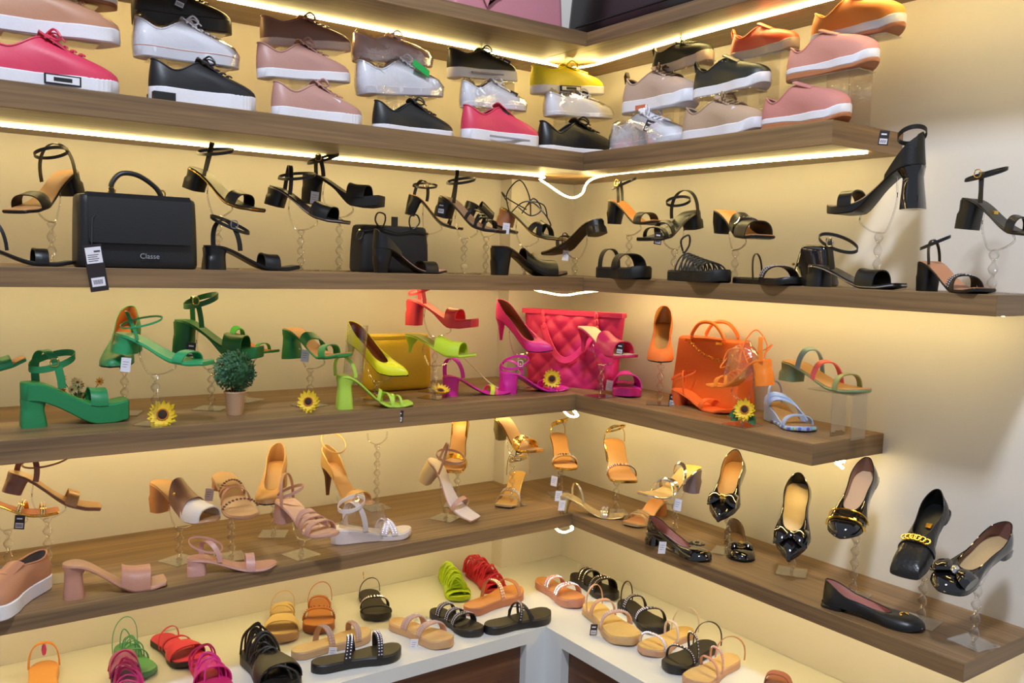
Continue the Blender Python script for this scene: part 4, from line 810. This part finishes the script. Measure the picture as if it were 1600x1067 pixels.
flat((706, 880), (776, 926), 'crimson flat sandal heaped with laces near the pillar', C(186, 30, 54), C(180, 30, 50), [(.4, .8, .03, 0, .025)], extra=tangle(C(196, 34, 60), 70, 22, .078, .01, .2, .0026), P=.014, W=1.1, L=.235)
flat((728, 962), (812, 930), 'tan platform sandal with rhinestone hoop behind the black strappy one', C(190, 130, 96), C(206, 142, 84), [(.44, .50, .06, -.12), (.76, .82, .04, 0)], gem=[0], P=.026, cs=C(176, 110, 76))
flat((758, 990), (858, 966), 'black flat sandal with looped shiny straps at the counter corner', DK, DK, [(.50, .54, .05, .16), (.50, .54, .05, -.16)], gem=[0], P=.026, hoop=dict(h=.04, t=.55, w=.006), tags=[])
flat((842, 914), (906, 952), 'rose slide with two rhinestone straps, first on the right part of the counter', C(196, 142, 124), C(200, 138, 88), [(.34, .45, .036, .05), (.64, .75, .034, .05)], gem=True, P=.028, cs=C(190, 130, 108), name='flat_slide')
flat((896, 904), (960, 940), 'black slide with scattered crystals behind the rose rhinestone slide', DK, DK, [(.30, .48, .045, .05), (.62, .80, .042, .05)], gem=True, P=.022, name='flat_slide')
flat((920, 952), (988, 1012), 'beige toe-ring sandal with rhinestone band and dark price tag', C(200, 156, 130), C(208, 176, 112), [(.32, .37, .04, .05), (.60, .66, .036, 0)], gem=[1], hoop=dict(h=.06, t=.14, w=.006), P=.020, tags=[(.16, -.06, .035)], cs=C(196, 158, 110))
flat((972, 946), (1036, 994), 'black flat sandal with crystal knot beside the beige toe-ring sandal', DK, DK, [(.30, .36, .045, .1), (.66, .72, .038, .1)], gem=True, hoop=dict(h=.07, t=.12, w=.006), P=.020)
flat((1078, 990), (984, 1036), 'beige sandal with silver crossed straps, toe to the left, in the right row', C(206, 190, 190), C(206, 172, 108), [(.40, .44, .05, .1), (.78, .82, .036, 0)], gem=[1], hoop=dict(h=.075, t=.12, w=.006), P=.020, cs=C(196, 150, 118), L=.24)
flat((1112, 1012), (1030, 1062), 'black sandal with a long rhinestone strap between two beige ones', DK, DK, [(.46, .50, .06, .3), (.72, .76, .04, 0)], gem=True, hoop=dict(h=.07, t=.12, w=.006), P=.022, tags=[(.22, .0, .03)], L=.24)
flat((1148, 1034), (1056, 1090), 'beige sandal with rose straps at the bottom edge of the photo, right row', C(196, 140, 124), C(208, 174, 116), [(.42, .46, .055, .2), (.60, .64, .04, .2)], gem=[0], hoop=dict(h=.065, t=.12, w=.007), P=.022, cs=C(196, 150, 118), L=.24)
flat((1222, 1066), (1190, 1130), 'brown sandal whose heel just shows at the bottom edge, right of the beige ones', C(150, 86, 66), C(150, 90, 70), [(.2, .3, .03, 0)], P=.022)
# ================================================================ BAGS, PLANTS, FLOWERS
def rrect(hx, hy, r, n=6):
    r = min(r, hx*.98, hy*.98); P = []
    for cx, cy, a0 in ((hx-r, hy-r, 0), (-hx+r, hy-r, PI/2), (-hx+r, -hy+r, PI), (hx-r, -hy+r, 3*PI/2)):
        for i in range(n+1): a = a0+PI/2*i/n; P.append((cx+r*math.cos(a), cy+r*math.sin(a)))
    return P
def bag_body(w0, w1, d0, d1, h, r=.02, m_=14, bulge=.0, edge=.010, quilt=0):
    rows = []
    zs = [0, edge*.3, edge]+[lerp(edge, h-edge, j/m_) for j in range(1, m_)]+[h-edge, h-edge*.3, h]
    for j, z in enumerate(zs):
        u = z/h; k = 0 if edge <= z <= h-edge else (edge*.6 if z in (0, h) else edge*.2)
        hx, hy = lerp(w0, w1, u)/2-k, lerp(d0, d1, u)/2-k+bulge*math.sin(PI*u)
        P = rrect(hx, hy, r, 5)
        rows.append([(x, y, z) for x, y in P])
    return MB().grid(rows, True, True, True)
def bag_at(name, label, px, py, axis, v, yaw, group=None, z=None, cat='handbag'):
    p = at(px, py, **{axis: v})
    if z: p = on(px, z, **{axis: v})
    return empty(name, label, cat, group, Matrix.Translation(p) @ Matrix.Rotation(yaw, 4, 'Z'))
def flower_head(c, n, axis=(0, -1, 0), R_=.030, spin=0.0, seed=0, edgeon=False):
    return None
# large black flap bag
BB = mat('black_bag_leather', (24, 24, 26), .42, bump=.5, scale=500)
p0, p1 = on(116, Z[3], y=-.395), on(302, Z[3], y=-.395); wB = (p1-p0).length
hB = at(210, 308, y=-.395).z-Z[3]
e = empty('handbag', 'large black flap handbag with top handle and metal lettering', 'handbag', None, Matrix.Translation((p0+p1)/2))
bag_body(wB, wB*.98, .10, .085, hB, .022, bulge=.004).build('body', BB, e)
rows = []
for j in range(13):
    u = j/12
    if u < .35: y = lerp(.035, -.047, u/.35); z = hB+.004
    elif u < .42: k = (u-.35)/.07; y = lerp(-.047, -.057, k); z = lerp(hB+.004, hB-.008, k)
    else: k = (u-.42)/.58; y = lerp(-.057, -.064, math.sin(PI*k*.5)); z = lerp(hB-.008, hB*.34, k)
    hw = wB*.425*(1 if u < .95 else .975)
    rows.append([(x, y, z) for x in [-hw+2*hw*i/10 for i in range(11)]])
back = [[(x, y+.004, z-.001) for x, y, z in r] for r in rows]
mb = MB().grid(rows).grid(back)
for a_, b_ in ((rows[0], back[0]), (rows[-1], back[-1]), ([r[0] for r in rows], [r[0] for r in back]), ([r[-1] for r in rows], [r[-1] for r in back])): mb.grid([a_, b_])
mb.build('flap', BB, e)
o = MB().tube(catmull([(-wB*.20, -.01, hB), (-wB*.20, -.01, hB+.028), (-wB*.12, -.01, hB+.052), (wB*.02, -.01, hB+.050), (wB*.16, -.01, hB+.026), (wB*.22, -.01, hB)], 8), .0075, 10, flat=.8).build('handle', BB, e)
for sx in (-.20, .22): MB().tube([(wB*sx+.007*math.cos(a), -.01, hB+.010+.009*math.sin(a)) for a in [2*PI*i/14 for i in range(14)]], .002, 6, True, up=Vector((0, 1, 0))).build('ring', GOLD, e)
def lettering(text, size, m_, parent, loc, rot, name='lettering', ext=.001):
    cu = bpy.data.curves.new(name, 'FONT'); cu.body = text; cu.size = size; cu.extrude = ext; cu.align_x = 'CENTER'
    t_ = bpy.data.objects.new('tmp', cu); COL.objects.link(t_); bpy.context.view_layer.update()
    me = bpy.data.meshes.new_from_object(t_); bpy.data.objects.remove(t_); me.materials.clear(); me.materials.append(m_)
    o = bpy.data.objects.new(name, me); COL.objects.link(o); o.parent = parent; o.location = loc; o.rotation_euler = rot; return o
lettering('Classe', .017, SIL, e, (.018, -.0570, hB*.14), (PI/2, 0, 0), 'metal_lettering', .0012)
tg = MB().box(-.019, .019, -.0008, .0008, -.105, 0).build('hang_tag', mat('tag_black', (38, 30, 32), .4), e, smooth=0)
tg.matrix_local = Matrix.Translation((-wB*.42, -.091, hB*.31)) @ Matrix.Rotation(-.15, 4, 'Y'); tg['label'] = 'black hang tag with two white stickers'
tw = mat('tag_white', (228, 224, 232), .5)
q = MB().box(-.0165, .0165, -.0014, -.0008, -.042, -.006).build('sticker', tw, tg, smooth=0); MB().box(-.014, .014, -.0014, -.0008, -.094, -.074).build('sticker', tw, tg, smooth=0)
mb = MB().box(.001, .014, -.0017, -.0014, -.018, -.014)
for i in range(4): mb.box(-.013, .010-.003*(i % 2), -.0017, -.0014, -.024-.0045*i, -.0225-.0045*i)
for i in range(9): mb.box(-.010+.0022*i, -.0088+.0022*i, -.0017, -.0014, -.089, -.079)
mb.build('print', mat('tag_print_dark', (70, 66, 76), .6), q, smooth=0)
MB().tube([(-wB*.20, -.015, hB+.008), (-wB*.4, -.070, hB*.66), (-wB*.42, -.090, hB*.31)], .0008, 5).build('tag_cord', BLKM, e)
# black bow bag
p0, p1 = on(553, Z[3], y=-.275), on(660, Z[3], y=-.275); w_ = (p1-p0).length; h_ = at(606, 353, y=-.275).z-Z[3]
e = empty('handbag', 'small black handbag with drawstring bows behind the sling-back shoe', 'handbag', None, Matrix.Translation((p0+p1)/2))
bag_body(w_, w_*.96, .09, .075, h_, .02, bulge=.006).build('body', C(22, 20, 20, r=.7), e)
mb = MB()
for cx, s in ((-w_*.22, 1), (w_*.24, -1)): mb.tube(catmull([(cx, -.04, h_-.008), (cx-.02*s, -.045, h_+.012), (cx-.012*s, -.045, h_+.034), (cx+.010*s, -.045, h_+.03), (cx+.012*s, -.042, h_+.008)], 6, True), .0024, 6)
mb.tube(catmull([(-w_*.42, -.042, h_-.02), (-w_*.54, -.045, h_-.022), (-w_*.56, -.045, h_-.045), (-w_*.50, -.045, h_-.04), (-w_*.46, -.042, h_-.022)], 6, True), .0022, 6)
mb.tube(catmull([(-w_*.46, -.046, h_-.02), (-w_*.2, -.050, h_-.012), (.0, -.050, h_-.02), (w_*.2, -.050, h_-.012), (w_*.46, -.046, h_-.02)], 6), .0024, 6)
mb.build('drawstring', C(30, 26, 26), e); MB().box(-.010, .008, -.035, -.028, h_-.002, h_+.026).build('top_loop', C(24, 22, 22), e, smooth=0)
for sx in (-.49, .48): MB().ball((w_*sx, -.03, h_-.018), .005, 8).build('rivet', GOLD, e)
# small patent clutch
p = on(1272, Z[3], x=-.15)
e = empty('clutch', 'small black patent clutch behind the silver-edged sandal', 'handbag', None, Matrix.Translation(p) @ Matrix.Rotation(-PI/2, 4, 'Z'))
bag_body(.12, .075, .06, .035, .105, .012).build('body', PAT, e); MB().ball((-.045, -.03, .055), .004, 8).build('rivet', GOLD, e)
# yellow bag
p0, p1 = on(572, Z[4], y=-.13), on(665, Z[4], y=-.13); w_ = (p1-p0).length; h_ = at(618, 526, y=-.13).z-Z[4]
e = empty('handbag', 'mustard yellow rounded handbag behind the acid yellow pump', 'handbag', None, Matrix.Translation((p0+p1)/2))
bag_body(w_, w_*.97, .10, .085, h_, .03, bulge=.01, edge=.018).build('body', C(216, 180, 40, bump=.3), e)
bag_body(w_*.98, w_*.96, .088, .080, .014, .028).build('lid_rim', C(226, 192, 60), e).location = (0, 0, h_-.006)
MB().tube(catmull([(w_*.32, -.05, h_-.01), (w_*.55, -.06, h_-.005), (w_*.85, -.10, h_-.06), (w_*1.15, -.16, .03), (w_*1.3, -.19, .005)], 8), .0018, 6).build('strap_cord', C(208, 196, 150), e)
# pink quilted tote
p0, p1 = on(818, Z[4], y=-.13), on(972, Z[4], x=-.10)
pk = C(202, 36, 104, bump=.2, r=.5)
c = (p0+p1)/2; wT = (p1-p0).length; yaw = math.atan2(p1.y-p0.y, p1.x-p0.x); hT = at(890, 486, y=c.y).z-Z[4]
e = empty('tote_bag', 'large hot pink quilted tote with knotted straps standing across the corner', 'handbag', None, Matrix.Translation(c) @ Matrix.Rotation(yaw, 4, 'Z'))
NX, NZ = 56, 44; fr, bk = [], []
for j in range(NZ+1):
    u = j/NZ; r1, r2 = [], []
    for i in range(NX+1):
        v = i/NX*2-1; hw = lerp(.44, .5, u)*wT; x = v*hw; z = u*hT
        q = abs(math.sin(PI*(x/.075+z/.075)))*abs(math.sin(PI*(x/.075-z/.075)))
        ed = (1-abs(v)**8)*(1-abs(2*u-1)**10)
        th = lerp(.045, .012, u)*(1-abs(v)**6)**.5
        r1.append((x, -.004-th-.010*q**.5*ed, z)); r2.append((x, .004+th, z))
    fr.append(r1); bk.append(r2)
mb = MB().grid(fr).grid(bk, flip=True)
for a_, b_ in ((fr[0], bk[0]), (fr[-1], bk[-1]), ([r[0] for r in fr], [r[0] for r in bk]), ([r[-1] for r in fr], [r[-1] for r in bk])): mb.grid([a_, b_])
mb.build('quilted_body', pk, e)
MB().box(-wT*.5, wT*.5, -.026, .016, hT-.014, hT+.002).build('top_binding', C(216, 52, 108), e, smooth=0)
for sx in (-.26, .27):
    mb = MB()
    for k in range(3): mb.ball((wT*sx+.004*(k-1), -.030-.003*k, hT-.012-.022*k), .012, 8, (.7, .6, 1.2))
    mb.build('strap_knot', C(232, 70, 112), e)
rows = [[(wT*(-.26+.53*u)+.0, -.032-.022*math.sin(PI*u)+.0, hT-.05-.16*math.sin(PI*u)+w) for u in [i/20 for i in range(21)]] for w in (-.012, .012)]
MB().band([(wT*(-.26+.53*u), -.034-.028*math.sin(PI*u), hT-.05-.115*math.sin(PI*u)**.9) for u in [i/24 for i in range(25)]], .022, .004, (0, .2, 1)).build('handle', C(226, 50, 116), e)
# orange tote
p0, p1 = on(1064, Z[4], x=-.075), on(1162, Z[4], x=-.075); w_ = (p1-p0).length*1.05; h_ = at(1110, 530, x=-.12).z-Z[4]
OR = C(222, 98, 28, bump=.3)
e = empty('handbag', 'orange structured handbag with round handle and gold chain', 'handbag', None, Matrix.Translation((p0+p1)/2) @ Matrix.Rotation(-PI/2, 4, 'Z'))
bag_body(w_, w_*.94, .10, .06, h_, .012).build('body', OR, e)
for y in (-.034, .03):
    MB().tube(catmull([(-w_*.22, y, h_-.012), (-w_*.22, y, h_+.012), (-w_*.10, y, h_+.045), (w_*.10, y, h_+.045), (w_*.24, y, h_+.012), (w_*.24, y, h_-.012)], 8), .0055, 8).build('handle', C(232, 116, 44), e)
for sx in (-.25, .22): MB().box(w_*sx-.012, w_*sx+.012, -.044, -.036, h_-.014, h_-.006).build('gold_clasp', GOLD, e, smooth=0)
mb = MB()
for i in range(12):
    u = i/11; c = Vector((lerp(-w_*.18, w_*.30, u), -.050-.006*math.sin(PI*u)-.004, h_-.014-.045*u-.01*math.sin(PI*u)))
    mb.tube([c+Vector((.006*math.cos(a), .002*(i % 2), .0045*math.sin(a))) for a in [2*PI*k/10 for k in range(10)]], .0012, 5, True, up=Vector((0, 1, 0)))
mb.build('chain', GOLD, e)
# topmost shelf bags
p0, p1 = on(690, Z[1], y=-.36), on(862, Z[1], y=-.36); w_ = (p1-p0).length
e = empty('handbag', 'dusty pink handbag on the topmost shelf, cut off by the top of the photo', 'handbag', None, Matrix.Translation((p0+p1)/2))
PKB = C(196, 128, 138, bump=.3); bag_body(w_, w_*.97, .13, .10, .22, .02, edge=.008).build('body', PKB, e)
MB().box(-w_*.5+.004, w_*.5-.004, -.068, -.063, .012, .016).build('seam', C(150, 92, 104), e, smooth=0)
MB().band([(-w_*.30, -.067, .22), (-w_*.31, -.070, .10), (-w_*.22, -.072, .03), (-w_*.12, -.071, .07)], .018, .004, (1, 0, .3)).build('strap', C(206, 138, 146), e)
p0, p1 = on(910, Z[1], x=-.21), on(1200, Z[1], x=-.21); w_ = (p1-p0).length
e = empty('handbag', 'large glossy black bag on the topmost shelf, cut off by the top of the photo', 'handbag', None, Matrix.Translation((p0+p1)/2) @ Matrix.Rotation(-PI/2, 4, 'Z'))
bag_body(w_, w_*.96, .16, .12, .30, .03, edge=.022).build('body', mat('black_glossy_bag', (16, 15, 16), .22, bump=.1), e); bag_body(w_*.9, w_*.9, .162, .163, .004, .03, edge=.001).build('seam', BLKM, e).location = (0, 0, .03)
# potted round plant
p = on(367, Z[4], y=-.37); hpt = .062; 
e = empty('potted_plant', 'small round green artificial bush in a ribbed kraft pot', 'plant', None, Matrix.Translation(p))
rows = []
for r_, z in ((.019, 0), (.020, .002), (.026, hpt-.006), (.0275, hpt-.004), (.0275, hpt), (.024, hpt), (.022, hpt-.012), (.001, hpt-.012)):
    rows.append([((r_*(1+.025*(k % 2)))*math.cos(2*PI*k/40), (r_*(1+.025*(k % 2)))*math.sin(2*PI*k/40), z) for k in range(40)])
MB().grid(rows, True, True, True).build('pot', C(206, 168, 132, r=.7), e)
MB().lathe([(.002, hpt-.014), (.0025, hpt+.02)], 8).build('stem', C(90, 70, 40), e)
rnd = random.Random(5); mb = MB(); cz = hpt+.052; Rb = .050
for i in range(1500):
    u = rnd.uniform(-1, 1); a = rnd.uniform(0, 2*PI); s = math.sqrt(1-u*u); d = Vector((s*math.cos(a), s*math.sin(a), u))
    c = d*Rb*rnd.uniform(.72, 1.04); t_ = d.cross(Vector((rnd.random(), rnd.random(), rnd.random()))).normalized(); n_ = (d*rnd.uniform(.1, 1)+t_*.6).normalized(); s_ = n_.cross(t_).normalized() if abs(n_.dot(t_)) < .95 else d.cross(n_).normalized()
    L_ = rnd.uniform(.007, .011); w_ = L_*.36; c = c+Vector((0, 0, cz))
    mb.add([c, c+n_*L_*.5+s_*w_, c+n_*L_, c+n_*L_*.5-s_*w_], [(0, 1, 2, 3)])
mb.ball((0, 0, cz), Rb*.75, 16)
mb.build('foliage', C(62, 108, 72, r=.6, var=.5, scale=40), e, smooth=0, recalc=False)
# sunflowers
PET = C(236, 208, 40, r=.6, var=.1); PETO = C(226, 150, 40, r=.6); DISC = C(56, 38, 26, r=.9, bump=1, scale=500); LEAF = C(46, 92, 44, r=.6)
def sunflower(px, py, axis, v, label, nrm, R_=.032, cup=.25, leaf=False, seed=0, zfix=None):
    c = at(px, py, **{axis: v}); n_ = Vector(nrm).normalized()
    rot = n_.to_track_quat('Z', 'Y').to_matrix().to_4x4()
    e = empty('sunflower', label, 'flower', 'artificial sunflower heads', Matrix.Translation(c) @ rot); rnd = random.Random(seed)
    for lay, (n, rr, zz) in enumerate(((16, R_, 0), (14, R_*.88, .003))):
        mb = MB()
        for i in range(n):
            a = 2*PI*(i+.5*lay)/n+rnd.uniform(-.08, .08); L_ = rr*rnd.uniform(.9, 1.08); rad = Vector((math.cos(a), math.sin(a), 0)); tn = Vector((-math.sin(a), math.cos(a), 0)); rows = []
            for j in range(6):
                u = j/5; w = R_*.17*math.sin(PI*min(1, u*.9+.12))**.8*(1 if j < 5 else .15); q = rad*(R_*.28+(L_-R_*.28)*u)+Vector((0, 0, zz+cup*L_*u*u+rnd.uniform(-.0008, .0008)))
                rows.append([q-tn*w+Vector((0, 0, .0012)), q, q+tn*w+Vector((0, 0, .0012))])
            mb.grid(rows)
        mb.build('petals', PET if lay == 0 else C(240, 200, 46, r=.6), e, smooth=60, recalc=False)
    MB().ball((0, 0, .003), R_*.34, 16, (1, 1, .45)).build('disc', DISC, e)
    MB().tube([(R_*.36*math.cos(2*PI*i/20), R_*.36*math.sin(2*PI*i/20), .005) for i in range(20)], R_*.06, 6, True).build('disc_ring', C(186, 112, 34, r=.9), e)
    if leaf:
        mb = MB()
        for a in (-.9, -2.4, 3.6):
            rad = Vector((math.cos(a), math.sin(a), 0)); tn = Vector((-math.sin(a), math.cos(a), 0)); rows = []
            for j in range(7):
                u = j/6; w = .012*math.sin(PI*min(1, u*.93+.06)); q = rad*(.012+.036*u)+Vector((0, 0, -.005)); rows.append([q-tn*w, q+Vector((0, 0, -.002)), q+tn*w])
            mb.grid(rows)
        mb.build('leaves', LEAF, e, smooth=60, recalc=False)
    return e
sunflower(255, 648, 'y', -.43, 'sunflower head at the shelf edge left of the round plant', (-.5, -.8, .25), seed=1, R_=.036)
sunflower(482, 628, 'y', -.42, 'sunflower head at the shelf edge right of the round plant', (-.5, -.8, .35), seed=2, R_=.031)
sunflower(688, 612, 'y', -.34, 'sunflower head lying on its back beside the magenta sandal', (-.1, -.45, 1), seed=3, R_=.030, cup=.4)
sunflower(862, 592, 'y', -.405, 'upright sunflower head leaning on the pink tote', (-.5, -.85, .1), seed=4, R_=.033)
sunflower(1164, 640, 'x', -.265, 'sunflower head with green leaves before the orange handbag', (-1, -.45, .25), seed=5, R_=.030, leaf=True)
# daisy bunch
c = on(128, Z[4], y=-.27); e = empty('daisy_bunch', 'small bunch of cream and orange daisies behind the chunky green sandal', 'flower', None, Matrix.Translation(c)); rnd = random.Random(12)
stm = MB(); 
for i in range(13):
    q = Vector((rnd.uniform(-.045, .045), rnd.uniform(-.03, .02), rnd.uniform(.045, .105))); stm.tube([(0, 0, 0), q*.6+Vector((0, 0, .01)), q], .001, 5)
    n_ = Vector((rnd.uniform(-.6, .2), -1, rnd.uniform(-.1, .7))).normalized(); t1 = n_.cross(Vector((0, 0, 1))).normalized(); t2 = n_.cross(t1); mb = MB()
    for k in range(9):
        a = 2*PI*k/9; d = t1*math.cos(a)+t2*math.sin(a); s = n_.cross(d); mb.add([q, q+d*.006+s*.0028, q+d*.012+n_*.002, q+d*.006-s*.0028], [(0, 1, 2, 3)])
    o = mb.build('daisy', C(232, 214, 160, r=.7) if i % 3 else C(214, 150, 60, r=.7), e, smooth=0, recalc=False)
    MB().ball(q+n_*.002, .0035, 6).build('daisy_centre', C(150, 76, 26, r=.8), o)
stm.build('stems', LEAF, e)
mb = MB()
for i in range(40):
    q = Vector((rnd.uniform(-.035, .025), rnd.uniform(-.02, .02), rnd.uniform(.015, .06))); d = Vector((rnd.uniform(-1, 1), rnd.uniform(-1, 1), rnd.uniform(0, 1))).normalized(); s = d.cross(Vector((0, 1, .2))).normalized()
    mb.add([q, q+d*.010+s*.004, q+d*.020, q+d*.010-s*.004], [(0, 1, 2, 3)])
mb.build('leaves', LEAF, e, smooth=0, recalc=False)
# empty stand
p = on(588, Z[5], y=-.12); e = empty('crystal_stand', 'empty clear twisted acrylic stand with nothing on it, behind the wrapped wedge', 'display stand', None, Matrix.Translation((p.x, p.y, Z[5])))
MB().box(-.038, .038, -.038, .038, .0002, .0035).build('base_plate', ACE, e, smooth=0); twist_pole(.21).build('twisted_pole', ACR, e); MB().tube(catmull([(-.035, 0, .25), (-.03, 0, .225), (0, 0, .21), (.03, 0, .225), (.035, 0, .25)], 6), .0022, 6).build('cradle', ACE, e)
